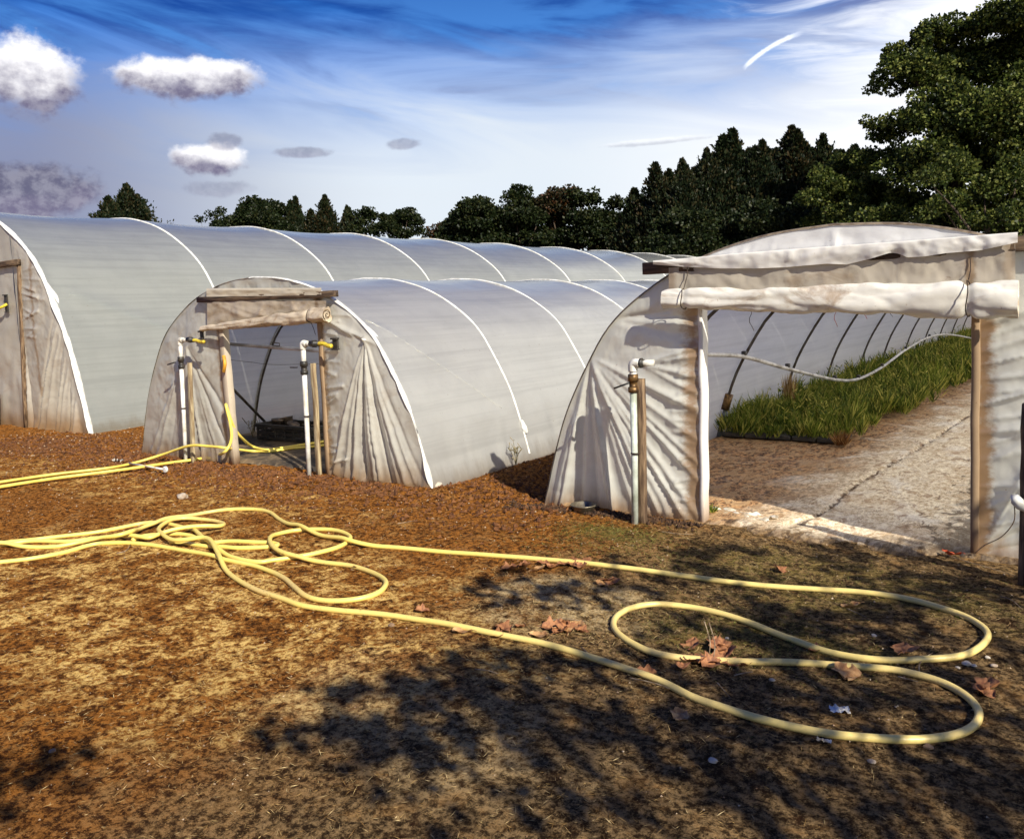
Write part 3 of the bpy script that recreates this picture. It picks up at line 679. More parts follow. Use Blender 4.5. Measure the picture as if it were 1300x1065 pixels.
# taut line of the brace that shows through the side film
def braceline(T, a, b, side, ya, yb, mat, parent, w_=.012, name='brace', ribs=None, sag=.03):
    pts = []
    for k in range(25):
        t = k/24; z = a+(b-a)*t; y = ya+(yb-ya)*t
        k_ = max(i for i in range(len(ribs)) if ribs[i] <= y); tt = (y-ribs[k_])/(ribs[k_+1]-ribs[k_])
        sg = math.sin(math.pi*tt)**.8*sag*(.35+.65*min(1, z/T['H']*2))
        pts.append(Vector((arch_x(T, z, side)-side*(sg+w_*.30), y, z-.0)))
    return MB().tube(pts, w_, 8).build(name, mat, parent)
pale = film('taut_film', (.60, .60, .56), (.3, .2, .1), .3, trans=.3, gloss=.6, mottle=.3)
braceline(T2, 1.52, .55, 1, 5.65, 6.90, filmT2, t2, .010, ribs=ribs2, sag=.028)
for yb_, k_ in ((7.15, 1),):
    q = Vector((arch_x(T2, .30, 1)+.004, yb_, .30))
    MB().tube(spline([q+Vector((-.02, 0, .10)), q+Vector((.004, .01, .02)), q+Vector((.015, .03, -.04))], .02), [.012, .016, .020, .026, .032, .030, .026, .020, .014, .010, .008, .006, .005, .004, .004, .004, .004, .004][:len(spline([q+Vector((-.02, 0, .10)), q+Vector((.004, .01, .02)), q+Vector((.015, .03, -.04))], .02))], 10).build('bunched_film', tape, t2)
# knot of bunched film where the arch meets the brace
mb = MB(); q = Vector((arch_x(T2, 1.38, 1)-.02, 5.60, 1.38))
mb.tube(spline([q+Vector((-.10, -.04, .13)), q+Vector((0, 0, .01)), q+Vector((.035, .05, -.03)), q+Vector((.05, .12, -.10))], .02), [.012]*2+[.03]*4+[.02]*30, 8) if False else None
pts = spline([q+Vector((-.09, -.03, .10)), q+Vector((-.005, .0, .01)), q+Vector((.015, .03, -.05)), q+Vector((.06, .0, -.16))], .02)
MB().tube(pts, [.008+.010*math.sin(math.pi*i/(len(pts)-1)) for i in range(len(pts))], 8).build('bunched_film', tape, t2)

# ---------------- large left hand tunnel
t1 = thing('polytunnel', 'large tall grey green polytunnel on the left with bright white ribs and closed end', 'polytunnel', (T1['c'], Y1, 0), 'polytunnels')
ribs1 = [6.2, 9.05, 11.95, 14.95, 18.0, 21.3, 24.8, 28.3, 31.8, 35.3, 38.8, 42.3, 46]
cover(T1, ribs1, filmT1, t1, .055, 33.)
hoops(T1, [6.27]+ribs1[1:], M['galv'], t1, .02)
for y in ribs1[1:]: strip(T1, y, .038, .014, tape, t1, 'rib_tape', .3, i0=3)
strip(T1, Y1+.01, .075, .022, tape, t1, 'edge_tape', .6)
panm1 = film('end_film_brown', (.56, .52, .44), (.27, .15, .06), .9, trans=.32, rough=.3, gloss=.45, low=.5, posts=[(-13.2, .06, .6)], mottle=.5, stain=.22)
xd1, zd1 = pz(27, 333, Y1); xb1, zb1 = pz(36, 548, Y1)
fo1 = [(pz(70+i*3.4, 400+i*14, Y1), pz(48+i*6.6+uni(-2, 2), 552, Y1), .030*uni(.6, 1.3), .045*uni(.5, 1.2)*(1 if i % 3 else -1)) for i in range(9)]
fo1 += [(pz(28, y, Y1), pz(48+uni(-4, 10), y-uni(-12, 16), Y1), .018, uni(.006, .02)) for y in range(345, 440, 9)]
fo1 += fan(pz(34, 440, Y1), [pz(42, 552, Y1), pz(38, 552, Y1), pz(30, 500, Y1)], .03, .05)
panel(T1, 1, xb1, arch_z(T1, xb1), fo1, panm1, t1, seed=41., nu=100, nv=180, bulge=.04)
# rest of its closed end, the doorway curtain hanging shut
rows = []
x0 = T1['c']-T1['W']
for i in range(70):
    row = []
    for j in range(101):
        x = x0+(xb1-x0)*j/100; za = arch_z(T1, x); z = -.04+(za+.04)*i/69
        row.append((x, Y1-.01-(.02*fbm(x*2, 0, z*2)+.008*fbm(x*9, 0, z*2.2)+.02*abs(math.sin(x*7+fbm(x, 0, z)*2))*max(0, 1-z/1.2))*min(1, (za-z)*4), z))
    rows.append(row)
MB().grid(rows).build('door_curtain', panm1, t1)
MB().bar((xb1, Y1-.03, -.05), (xd1, Y1-.03, zd1+.03), .05, .06, seg=6, jit=.004).build('door_post', M['wood'], t1)
MB().bar((xd1-2.6, Y1-.05, zd1-.02), (xd1+.04, Y1-.05, zd1), .085, .06, seg=6, jit=.004).build('door_beam', M['beam'], t1)
plate(9, 385.5, .09, .27, t1, Y1-.03)
MB().tube(spline([pl(-40, 402, Y1-.1), pl(-14, 393, Y1-.12), pl(0, 391, Y1-.12), pl(9, 386, Y1-.05)], .03), .022, 8).build('hose_end', M['hose_tail'], t1)
MB().bar(pl(-4, 500, Y1-.1), pl(-3, 558, Y1-.1), .10, .06).build('stake', M['beam'], t1)
braceline(T1, 2.02, .30, 1, 6.5, 10.4, filmT1, t1, .034, ribs=ribs1, sag=.055)
q = Vector((arch_x(T1, 2.05, 1), 6.25, 2.05))
pts = spline([q+Vector((-.22, -.03, .25)), q+Vector((-.04, .0, .05)), q+Vector((.03, .04, -.08)), q+Vector((.12, .02, -.30))], .03)
MB().tube(pts, [.014+.014*math.sin(math.pi*i/(len(pts)-1)) for i in range(len(pts))], 8).build('bunched_film', tape, t1)

# ------------------------------------------------------------------ standpipes
def standpipe(label, base, top, yp, post, lever, arm, green=False, tail=None, coupler=None, r=.021, bands=()):
    b = gr(*base); yp = b.y if yp is None else yp
    t = thing('standpipe', label, 'standpipe', (b.x, yp, 0), 'standpipes')
    P = lambda x, y, dy=0: pl(x, y, yp+dy)
    b = P(*base); b.z = -.05; tp = P(*top)
    vz = P(top[0]+1, lever[1][1]).z
    sp_ = lambda k: b.lerp(tp, k)
    k = (vz-b.z)/(tp.z-b.z)
    MB().tube([b, sp_(k*.5)+Vector((.003, 0, 0)), sp_(k)], r, 12).build('pipe', M['greenpipe'] if green else M['pvc'], t)
    MB().tube([sp_(k), sp_((1+k)/2), tp+Vector((0, 0, -.02))], r*1.05, 12).build('riser', M['pvc'], t)
    a = P(*arm)
    v = MB().tube([sp_(k)-Vector((0, 0, .07)), sp_(k)-Vector((0, 0, .065)), sp_(k)-Vector((0, 0, .03)), sp_(k)-Vector((0, 0, .029)), sp_(k)+Vector((0, 0, .01)), sp_(k)+Vector((0, 0, .012)), sp_(k)+Vector((0, 0, .06)), sp_(k)+Vector((0, 0, .062))], [r*1.2, r*1.55, r*1.55, r*1.2, r*1.2, r*1.6, r*1.5, r*1.1], 10).build('valve', M['brass'] if green else M['black'], t)
    l0, l1 = P(*lever[0], -.03), P(*lever[1], -.03)
    MB().bar(l0, l1, .020, .012, up=(0, 0, 1)).build('lever', M['black'], v)
    # elbow and arm
    e = tp; d = (a-e).normalized()
    MB().tube(spline([e-Vector((0, 0, .055)), e-Vector((0, 0, .012)), e+d*.012+Vector((0, 0, .004)), e+d*.055], .01), r*1.38, 12).build('elbow', M['pvc'], t)
    MB().tube([e+d*.02, a], r*.95, 10).build('arm', M['pvc'], t)
    if coupler:
        c0, c1 = P(*coupler[0]), P(*coupler[1]); cd = (c1-c0)
        MB().tube([c0, c0+cd*.3, c0+cd*.31, c0+cd*.6, c0+cd*.61, c1], [r*1.2, r*1.25, r*1.5, r*1.5, r*1.15, r*1.1], 10).build('coupler', M['black'], t)
    if tail:
        MB().tube(spline([P(*q) for q in tail], .01), r*.85, 8).build('hose_tail', M['hose_tail'], t)
    p0, p1 = P(*post[0], .045), P(*post[1], .045); p1.z = -.05
    MB().bar(p0, p1, post[2], post[2]*.8, jit=.003, seg=8).build('support_post', M['wood'] if green else M['woodpale'], t)
    for by in bands:
        q = P(base[0]+(top[0]-base[0])*(base[1]-by)/(base[1]-top[1]), by)
        MB().tube([q+Vector((math.cos(j*math.pi/6)*r*1.25+.012, math.sin(j*math.pi/6)*r*1.25, 0)) for j in range(13)], .006, 5).build('pipe_clip', M['cord'], t)
    return t
standpipe('white standpipe before the right hand tunnel, wooden stake beside it, short open arm, no hose', (806, 668), (803.5, 462), None, ((813, 481), (815.5, 668), .062), ((780, 493), (799, 486)), (830, 460.5), True, coupler=((811, 461), (818, 461)), r=.024, bands=(575,))
standpipe('white standpipe right of the middle tunnel doorway with yellow hose going into a black plate', (392.5, 605), (384.5, 436.5), None, ((397.5, 461), (405.5, 605), .048), ((369, 466.5), (377, 466.5)), (397, 437), coupler=((394, 436.5), (405, 436.5)), tail=[(404, 436.5), (411, 436.5), (416, 439), (421, 439.5)], r=.024, bands=(528,))
standpipe('white standpipe left of the middle tunnel doorway with stubby yellow hose under the rolled curtain', (235.5, 583), (228.5, 432), 5.36, ((241, 461), (244.5, 581), .045), ((213, 463), (222, 460)), (240, 432), coupler=((238, 431), (246, 432)), tail=[(245, 432), (250, 432.5), (254, 434), (259, 434)], r=.022, bands=(518,))
# hook of bent wire on the right hand stake
t = thing('standpipe', 'wooden standpipe stake cut by the right edge with a white tap and loose wire', 'standpipe', tuple(gr(1302, 742)), 'standpipes')
b = gr(1303, 742)
MB().bar((b.x, b.y, .98), (b.x, b.y, -.05), .075, .06, jit=.003, seg=8).build('support_post', M['wood'], t)
MB().tube([(b.x+.02, b.y-.05, -.05), (b.x+.02, b.y-.05, 1.1)], .024, 12).build('pipe', M['pvc'], t)
q = pl(1296, 641, b.y-.06)
MB().tube([q+Vector((-.045, 0, .03)), q+Vector((-.03, 0, .032)), q+Vector((.0, 0, .0)), q+Vector((.04, .01, -.03))], [.02, .030, .030, .018], 12).build('tap', M['pvc'], t)
MB().tube(spline([q+Vector((-.03, 0, 0)), pl(1287, 662, 5.3), pl(1272, 681, 5.4), pl(1250, 692, 5.45), pl(1238, 702, 5.5)], .03), .003, 5).build('wire', M['twig'], t)

# ------------------------------------------------------------------ hoses on the ground
HR = .0155
placed = []
def lay(name, px, label, lift=None, r=HR, group=None, mat=None):
    base = [gr(q[0], q[1], r) if len(q) == 2 else q for q in px]
    pts = spline([Vector(p) for p in base], .025)
    zz = []; s = 0
    mine = []
    for i, p in enumerate(pts):
        if i: s += (p-pts[i-1]).length
        z = ground_h(p.x, p.y)+r*.85+(p.z-r if len(px[0]) != 2 or lift else 0)
        for (qx, qy, qz, qs, qn) in placed+mine:
            if abs(qx-p.x) < .05 and abs(qy-p.y) < .05 and (qn != name or abs(qs-s) > .35):
                if math.hypot(qx-p.x, qy-p.y) < r*2.3: z = max(z, qz+r*2.02)
        zz.append(z)
        if i % 1 == 0: mine.append((p.x, p.y, z, s, name))
    K_ = 4; zz = [max(zz[max(0, i-K_):i+K_+1]) if max(zz[max(0, i-K_):i+K_+1])-zz[i] > r else zz[i] for i in range(len(zz))]
    for _ in range(22):
        z2 = zz[:]
        for i in range(1, len(zz)-1): z2[i] = (zz[i-1]+zz[i]*2+zz[i+1])/4
        zz = z2
    P = [Vector((p.x, p.y, z)) for p, z in zip(pts, zz)]
    for p, m_ in zip(P, mine): placed.append((p.x, p.y, p.z, m_[3], name))
    o = MB().tube(P, r, 10).build('hose', mat or M['hose']); tag(o, label, 'hose', group or 'yellow garden hoses'); return o
H1 = [(-90, 693), (-40, 691), (0, 688), (60, 680), (120, 673), (150, 668), (181, 662.7), (204, 662.7), (219, 665.5), (236, 670), (246, 674), (252, 681), (262, 690), (275, 698), (290, 706), (310, 711), (330, 712.6), (346, 710), (369, 707), (400, 702), (431, 693.5), (444.6, 684), (438.5, 678), (420, 673.5), (392, 672.7), (369, 675), (351, 681), (343, 690), (347.7, 699.6), (361.5, 706.5), (381.5, 710), (415, 714), (446, 718), (469, 725), (484.6, 733.5), (490, 742.7), (481.5, 754), (461.5, 761), (431, 764), (404.6, 762), (386, 755.8), (372, 744), (361.5, 734), (346, 725), (323, 717), (300, 713), (281, 709.6), (271.5, 706.5), (242, 700), (204, 692.7), (165, 688), (140, 687), (124, 687.5), (110, 690), (80, 698), (40, 706), (0, 711), (-50, 717), (-100, 723)]
H2 = [(-90, 702), (-40, 695), (0, 690.5), (40, 684.5), (90, 684), (120, 680.5), (150, 680.5), (175, 684), (190, 685.5), (204, 681.5), (227, 677.5), (258, 674), (276, 671), (284, 667), (281, 663.5), (265, 660.3), (242, 659.6), (222, 662.5), (208, 669), (201.8, 676.5), (207, 683.5), (214.6, 689), (226, 692.5), (242, 693), (258, 692.5), (268, 696), (276, 707), (285, 721), (302, 734), (331, 750), (361.5, 761), (384.6, 769), (423, 775), (469, 780), (510, 785), (560, 794), (620, 806.5), (680, 817), (730, 829), (800, 849), (840, 864), (880, 885), (920, 899), (960, 911), (1040, 931), (1110, 938.5), (1170, 939.5), (1215, 932), (1238, 919), (1242, 902), (1225, 883), (1190, 864), (1140, 850), (1080, 843), (1010, 838), (950, 836), (900, 833), (855, 830), (820, 823.5), (793, 811), (779.5, 797), (783, 783), (805, 772), (842, 767.5), (900, 773), (950, 786), (1000, 806), (1055, 825), (1120, 835.5), (1180, 836.5), (1225, 832), (1248, 820), (1254, 807), (1242, 794), (1215, 780), (1160, 763), (1100, 752), (1040, 746), (960, 740), (900, 735), (840, 729), (760, 721), (700, 713), (620, 706), (560, 700), (500, 695), (469, 692.7), (447.7, 691), (435, 688), (415, 682.7), (392, 676.5), (378.5, 671), (366, 666.5), (354, 659.6), (343, 652), (327, 648), (304, 647), (281, 648), (258, 651), (227, 658), (208, 663), (197, 667), (183, 671), (174, 676), (168, 682), (150, 686.5), (125, 684.5), (100, 686), (70, 690), (30, 692), (0, 692), (-50, 698), (-100, 706)]
H3 = [(168, 684), (181, 679.5), (201, 678), (225, 677.5), (242, 679.6), (254.6, 684), (270, 688), (288, 687), (319, 689), (344, 690), (353, 692.5), (343, 695), (304, 696.5), (281, 694.5), (262, 693), (244, 690), (228, 687.5), (215, 688)]
lay('H3', H3, 'short folded length of yellow hose lying under the tangle')
lay('H1', H1, 'yellow hose knotted in the tangle with one loop swinging towards the camera')
lay('H2', H2, 'long yellow hose running from the tangle to two wide loops at the right')
def lay3(name, pts, label, r):
    P = spline([Vector(p) for p in pts], .025)
    o = MB().tube(P, r, 10).build('hose', M['hose_tail'] if r < .001 else M['hosey']); tag(o, label, 'hose', 'yellow garden hoses')
def hosey():
    m = simple('bright_hose', (.82, .68, .14), .38, col2=(.66, .48, .08), scale=4, bump=.1); return m
M['hosey'] = hosey()
g4 = [gr(x, y, .02+.004) for x, y in [(-90, 627), (-40, 618.5), (0, 612), (69, 602), (138, 594), (173, 587)]]
g4 += [pl(208, 576.5, 5.27), pl(240, 566, 5.30), pl(265, 566.5, 5.36), pl(287, 568.6, 5.42), pl(301, 570.5, 5.72), gr(322, 572.8, .05), gr(345, 572.5, .055), gr(372, 569, .055), gr(400, 566.5, .055), gr(425, 563, .055)]
lay3('H4', g4, 'yellow hose from the left lifted over the standpipe stake and through the small doorway', .015)
g5 = [gr(x, y, .022+.004) for x, y in [(-90, 634), (-40, 625), (0, 618), (69, 607.3), (138, 598.5), (185, 592), (219, 587), (250, 583), (272, 578.5)]]
g5 += [pl(284, 574.5, 5.40), pl(291, 566, 5.44), pl(294, 554, 5.455), pl(292.5, 538, 5.455), pl(289, 524, 5.45), pl(286.8, 514, 5.45), pl(287.5, 516, 5.49), pl(292, 530, 5.52), pl(299, 546, 5.60), pl(309, 558, 5.75), gr(321, 567, .07), gr(338, 571, .055), gr(358, 568.6, .055), gr(388, 564, .055), gr(410, 560.5, .055), gr(430, 556, .055)]
lay3('H5', g5, 'yellow hose looped up against the left door post of the middle tunnel', .016)

# ------------------------------------------------------------------ crate of pots in the middle tunnel
c0 = gr(327, 561); c1 = pl(393, 561, c0.y); yb = c0.y
tc_ = thing('crate', 'black plastic crate of old pots on the floor of the middle tunnel', 'crate', (c0.x, yb, .04))
W_ = c1.x-c0.x+.05; D_ = .42; Hc = .20
mb = MB()
for (ax_, bx_) in (((0, 0), (W_, .015)), ((0, D_-.015), (W_, D_)), ((0, .015), (.015, D_-.015)), ((W_-.015, .015), (W_, D_-.015))):
    for z0, z1 in ((.04, .085), (.10, .145), (.16, .185)):
        mb.box((c0.x+ax_[0], yb+ax_[1], z0), (c0.x+bx_[0], yb+bx_[1], z1), .003)
mb.box((c0.x+.015, yb+.015, .04), (c0.x+W_-.015, yb+D_-.015, .055), .003)
for i in range(7):
    for yy in (-.004, D_-.010): mb.box((c0.x+i*(W_-.03)/6, yb+yy, .04), (c0.x+i*(W_-.03)/6+.03, yb+yy+.022, .195), .002)
mb.build('body', M['black'], tc_, False)
mb = MB()
for a_, b_ in (((-.015, -.02), (W_+.015, .02)), ((-.015, D_-.02), (W_+.015, D_+.02)), ((-.015, .02), (.02, D_-.02)), ((W_-.02, .02), (W_+.015, D_-.02))):
    mb.box((c0.x+a_[0], yb+a_[1], .195), (c0.x+b_[0], yb+b_[1], .24), .006)
mb.build('rim', M['black'], tc_, False)
potm = simple('dusty_pot', (.05, .04, .033), .6, col2=(.17, .12, .08), scale=12)
for i, (dx, dy, h_, tl) in enumerate([(.22, .15, .14, .1), (.32, .25, .16, -.2), (.45, .18, .10, .4), (.12, .28, .11, .0)]):
    r0, r1 = .055, .075; q = Vector((c0.x+dx, yb+dy, .13)); ax2 = Vector((math.sin(tl), 0, math.cos(tl)))
    o = MB().tube([q, q+ax2*h_, q+ax2*h_+ax2*.001, q+ax2*(h_+.015), q+ax2*(h_+.0151), q+ax2*.03], [r0, r1, r1+.006, r1+.006, r1-.004, r0-.005], 14).build('plant_pot', potm)
    tag(o, 'dusty black plant pot standing in the black crate', 'plant pot', 'pots in the crate')

# ------------------------------------------------------------------ leaf scatter helpers
def quads(name, cen, dir_, side, ln, wd, mat, parent=None, bend=None):
    """one small leaf (two triangles folded on the midrib) for each row of the arrays"""
    n = len(cen); a = cen; d = dir_*ln[:, None]; s = side*wd[:, None]
    nr = np.cross(dir_, side); nr /= np.linalg.norm(nr, axis=1)[:, None]+1e-9
    cup = nr*(wd*.35)[:, None]
    v = np.stack([a, a+d*.45+s+cup, a+d, a+d*.45-s+cup], 1).reshape(-1, 3)
    me = bpy.data.meshes.new(name); me.vertices.add(n*4); me.vertices.foreach_set('co', v.ravel())
    idx = (np.arange(n)[:, None]*4+np.array([0, 1, 2, 0, 2, 3])).ravel()
    me.loops.add(n*6); me.loops.foreach_set('vertex_index', idx.astype(np.int32))
    me.polygons.add(n*2); me.polygons.foreach_set('loop_start', (np.arange(n*2)*3).astype(np.int32))
    me.polygons.foreach_set('loop_total', np.full(n*2, 3, np.int32)); me.update(); me.validate()
    me.materials.append(mat); o = bpy.data.objects.new(name, me); C.objects.link(o)
    if parent:
        o.parent = parent
        off = Vector((0, 0, 0)); q = parent
        while q: off += q.location; q = q.parent
        me.transform(Matrix.Translation(-off))
    return o
def foliage(name, dark, lit, tip, tr=.3, sc_=.5, tipz=None):
    m, nt = newmat(name); g = G(nt); p = g.pos()
    gi = g.n('ShaderNodeNewGeometry')
    n = g.noise(p, sc_, 3, .6); n2 = gi.outputs['Random Per Island']
    c = g.mix(g.sm(g.m('ADD', g.m('MULTIPLY', n, .6), g.m('MULTIPLY', n2, .4)), .35, .62), dark, lit)
    c = g.mix(g.m('MULTIPLY', g.sm(g.m('ADD', g.m('MULTIPLY', n2, .6), g.m('MULTIPLY', g.noise(p, sc_*1.7, 2), .5)), .62, .80), .8), c, tip)
    df = g.n('ShaderNodeBsdfDiffuse', ins={0: c}); t = g.n('ShaderNodeBsdfTranslucent', ins={0: c})
    mx = g.n('ShaderNodeMixShader', ins={0: tr, 1: df.outputs[0], 2: t.outputs[0]})
    gl = g.n('ShaderNodeBsdfGlossy', ins={0: (1, 1, 1, 1), 'Roughness': .45})
    m2 = g.n('ShaderNodeMixShader', ins={0: .010, 1: mx.outputs[0], 2: gl.outputs[0]})
    g.out(m2.outputs[0]); return m
def unit(n):
    v = np.random.normal(size=(n, 3)); return v/np.linalg.norm(v, axis=1)[:, None]
def leafcloud(name, blobs, per, ln, mat, parent, droop=0.0, sub=9, gap=.0):
    ln *= .62; per *= 2.2
    """blobs: (centre, radius); each is broken up into clumps, each clump is a burst of leaves"""
    Cn, D = [], []
    for c, r in blobs:
        k = max(3, int(sub*(r**1.3)))
        u = unit(k); u[:, 2] = np.abs(u[:, 2])*.9-.25*(np.random.rand(k)) if droop == 0 else u[:, 2]
        cc = np.array(c)+u*r*(np.random.uniform(.35, 1.0, k)**.6)[:, None]
        for q in cc:
            rr = r*np.random.uniform(.20, .40)+.12
            m_ = max(10, int(per*rr*rr*8))
            uu = unit(m_); rad = np.random.uniform(.3, 1.0, m_)**.5
            Cn.append(q+uu*(rad*rr)[:, None]*np.array([1.15, 1.15, .75])); D.append(uu)
    Cn = np.concatenate(Cn); D = np.concatenate(D); n = len(Cn)
    dr = D*.7+unit(n)*.8+np.array([0, 0, -.1]); dr /= np.linalg.norm(dr, axis=1)[:, None]
    sd = np.cross(dr, unit(n)); sd /= np.linalg.norm(sd, axis=1)[:, None]
    L = np.random.uniform(.6, 1.25, n)*ln
    return quads('crown', Cn, dr, sd, L, L*.42, mat, parent), n
def trunk(base, blobs, r, parent, mat=None, limbs=7, lr=.42):
    mb = MB(); base = Vector(base); top = Vector(np.mean([b[0] for b in blobs], axis=0))
    lean = Vector((uni(-.3, .3), uni(-.3, .3), 0))
    p = spline([base-Vector((0, 0, .2)), base.lerp(Vector((base.x, base.y, top.z)), .4)+lean, Vector((base.x*.4+top.x*.6, base.y*.4+top.y*.6, top.z))], .6)
    mb.tube(p, [r*(1.25-.95*i/(len(p)-1)) for i in range(len(p))], 9)
    for b in random.sample(blobs, min(limbs, len(blobs))):
        k = p[int(len(p)*uni(.35, .8))]; e = Vector(b[0])
        q = spline([k, k.lerp(e, .5)+Vector((uni(-.3, .3), uni(-.3, .3), uni(-.1, .5))), e], .6)
        mb.tube(q, [r*(lr-lr*.8*i/(len(q)-1)) for i in range(len(q))], 6)
    return mb.build('trunk', mat or M['bark'], parent)
G_oak = foliage('oak_leaves', (.013, .022, .006), (.075, .102, .020), (.20, .21, .05), .28, .55)
G_bright = foliage('light_leaves', (.022, .036, .008), (.075, .098, .020), (.18, .19, .045), .35, .9)
G_dark = foliage('dark_leaves', (.008, .014, .005), (.020, .030, .009), (.038, .040, .013), .2, .4)
G_rust = foliage('rusty_leaves', (.012, .014, .006), (.030, .026, .010), (.08, .030, .010), .2, .6)
G_con = foliage('conifer_fronds', (.008, .014, .006), (.019, .029, .011), (.045, .034, .014), .12, .5)
G_conb = foliage('conifer_fronds_brown', (.008, .013, .006), (.020, .027, .010), (.050, .032, .013), .12, .5)
TG = 'trees beyond the tunnels'
def at(x, y, dist):                       # spot seen at x,y that is dist metres ahead
    d = ray(x, y); k = dist/F; return Vector((d[0]*k, d[1]*k, EYE+d[2]*k))
def broad(label, bl, dist, mat, r=.28, per=34, ln=.30, group=TG, deep=1.0, kind='broadleaf_tree', cat='tree', fill=True, sub=16):
    blobs = []
    for (x, y, rp) in bl:
        rr = rp/F*dist; c = at(x, y, dist+uni(-1, 1)*rr*deep)
        blobs.append((tuple(c), rr))
    mx = np.mean([b[0] for b in blobs], axis=0); zlow = min(b[0][2] for b in blobs)
    if fill:
        wdt = max(b[0][0] for b in blobs)-min(b[0][0] for b in blobs)
        for k in range(3):
            blobs.append(((mx[0]+uni(-.25, .25)*wdt, mx[1]+uni(-.6, .6), max(1.2, zlow*.6)), 1.3))
    t = thing(kind, label, cat, (mx[0], mx[1], 0), group)
    trunk((mx[0], mx[1], 0), blobs, r, t)
    leafcloud('crown', blobs, per, ln, mat, t, sub=sub)
    return t
def autoblobs(cx, top, w_, bot=300, n=11, sd=0):
    """uneven crown outline between the given top and the roofline below"""
    rs = random.Random(int(cx*7+sd)); out = []
    H = bot-top
    for k in range(n):
        f = rs.random(); y = top+H*(.16+.84*f)
        hw = w_/2*math.sqrt(max(.06, 1-(1-min(1, (y-top)/(H*.62)))**2))
        rp = rs.uniform(.15, .25)*w_*(0.75 if y < top+H*.3 else 1)
        x = cx+rs.uniform(-1, 1)*max(0, hw-rp*.6)
        out.append((x, max(y, top+rp*.8), rp))
    for k in range(4): out.append((cx+(k-1.5)*w_*.27, bot-H*.16+rs.uniform(-6, 6), w_*.17))
    out.append((cx+rs.uniform(-.1, .1)*w_, top+w_*.17, w_*.17)); out.append((cx, top+H*.55, w_*.26))
    return out
# conifers: ragged column, fronds sweep up and out, several leading shoots
def conifer_mesh(h, rad, n, seed, mat, root, leaders=3):
    rs = np.random.RandomState(seed)
    nb = int(n/26); Cn, D = [], []
    lead = [(rs.uniform(-.7, .7)*rad, rs.uniform(-.7, .7)*rad, h*rs.uniform(.80, .97)) for _ in range(leaders)]+[(0, 0, h)]
    for k in range(nb):
        lx, ly, lh = lead[rs.randint(len(lead))]
        f = rs.uniform(0, 1)**.8; z = lh*(.04+.95*f)
        rr = rad*(1.5*(1-f**1.6)*(.50+.62*rs.rand()))+.05
        a = rs.uniform(0, 2*math.pi); L = rr
        if rs.rand() < .05: L *= 1.35
        o = np.array([lx*min(1, f*1.6), ly*min(1, f*1.6), z-L*.25]); d = np.array([math.cos(a), math.sin(a), .55+.9*f]); d /= np.linalg.norm(d)
        m_ = 26; s = rs.uniform(.25, 1.0, m_)[:, None]
        cc = o+d*L*1.12*s+rs.normal(size=(m_, 3))*(.03+.13*(1-s)*rr)
        dd = d*.8+rs.normal(size=(m_, 3))*.45+np.array([0, 0, .25])
        Cn.append(cc); D.append(dd)
    Cn = np.concatenate(Cn); D = np.concatenate(D); D /= np.linalg.norm(D, axis=1)[:, None]; m_ = len(Cn)
    sd = np.cross(D, rs.normal(size=(m_, 3))); sd /= np.linalg.norm(sd, axis=1)[:, None]
    L = rs.uniform(.13, .30, m_)
    o = quads('crown', Cn+np.array(root.location), D, sd, L, L*.27, mat, root)
    MB().tube([Vector(root.location)+Vector((0, 0, -.1)), Vector(root.location)+Vector((0, 0, h*.5)), Vector(root.location)+Vector((0, 0, h*.93))], [.16, .10, .03], 7).build('trunk', M['bark'], root)
protos = []
def conifer(label, x, top, w_, dist, v, group='conifers beyond the tunnels'):
    tp = at(x, top, dist); b = Vector((tp.x, tp.y, 0)); h = tp.z; rad = w_*.62/F*dist
    if v < len(protos):
        src, H0, R0 = protos[v]
        r = src.copy(); C.objects.link(r); r.location = b; r['label'] = label; r['group'] = group
        r.rotation_euler = (0, 0, uni(0, 6)); r.scale = (rad/R0, rad/R0, h/H0)
        for ch in src.children:
            c = ch.copy(); C.objects.link(c); c.parent = r
        return r
    r = thing('conifer', label, 'conifer', tuple(b), group)
    conifer_mesh(h, rad, 80000, 50+v, [G_con, G_conb, G_con][v % 3], r, leaders=[3, 5, 4][v % 3])
    protos.append((r, h, rad)); return r
conifer('tall dark conifer with a brown tinged tip at the middle of the conifer row', 930, 166, 92, 45, 0)
conifer('bushy dark conifer with a reddish top left of the tall green oak', 1005, 162, 96, 46, 1)
conifer('lone dark pointed conifer rising over the large left tunnel', 160, 235, 86, 62, 2)
conifer('pointed conifer right of the rounded bush above the large tunnel', 375, 251, 50, 66, 0)
conifer('wide ragged conifer between two rounded trees above the large tunnel', 412, 249, 62, 66, 1)
conifer('small conifer touching the wide ragged one on its right', 440, 262, 42, 67, 2)
conifer('broad conifer where the dark row begins to climb to the right', 832, 208, 84, 46, 1)
conifer('conifer with brown tips just right of where the row begins to climb', 866, 203, 74, 47, 2)
conifer('dark conifer standing left of the tallest pointed one', 897, 190, 80, 44, 2)
conifer('slim conifer with twin tips right of the tallest pointed one', 968, 180, 70, 44, 0)
conifer('dark conifer whose flat top meets the light green tree', 1045, 172, 88, 46, 2)
conifer('conifer half hidden at the left side of the big oak', 1085, 186, 80, 47, 0)
for bx, bt_, bw, bd_, bv in [(850, 222, 90, 49, 0), (915, 200, 84, 50, 1), (950, 190, 84, 50, 2), (985, 190, 90, 51, 0), (1024, 186, 90, 51, 1), (1068, 192, 90, 51, 2), (882, 214, 90, 50, 1)]:
    conifer('dark conifer in the back rank, filling between the taller ones in front', bx, bt_, bw, bd_, bv, 'back rank conifers')
conifer('low conifer filling the dip before the row climbs', 805, 240, 70, 47, 0)
broad('low scrubby tree left of the rounded bush above the large tunnel', [(255, 279, 7), (268, 278, 9), (280, 274, 10)], 66, G_dark, .1, ln=.3, sub=6)
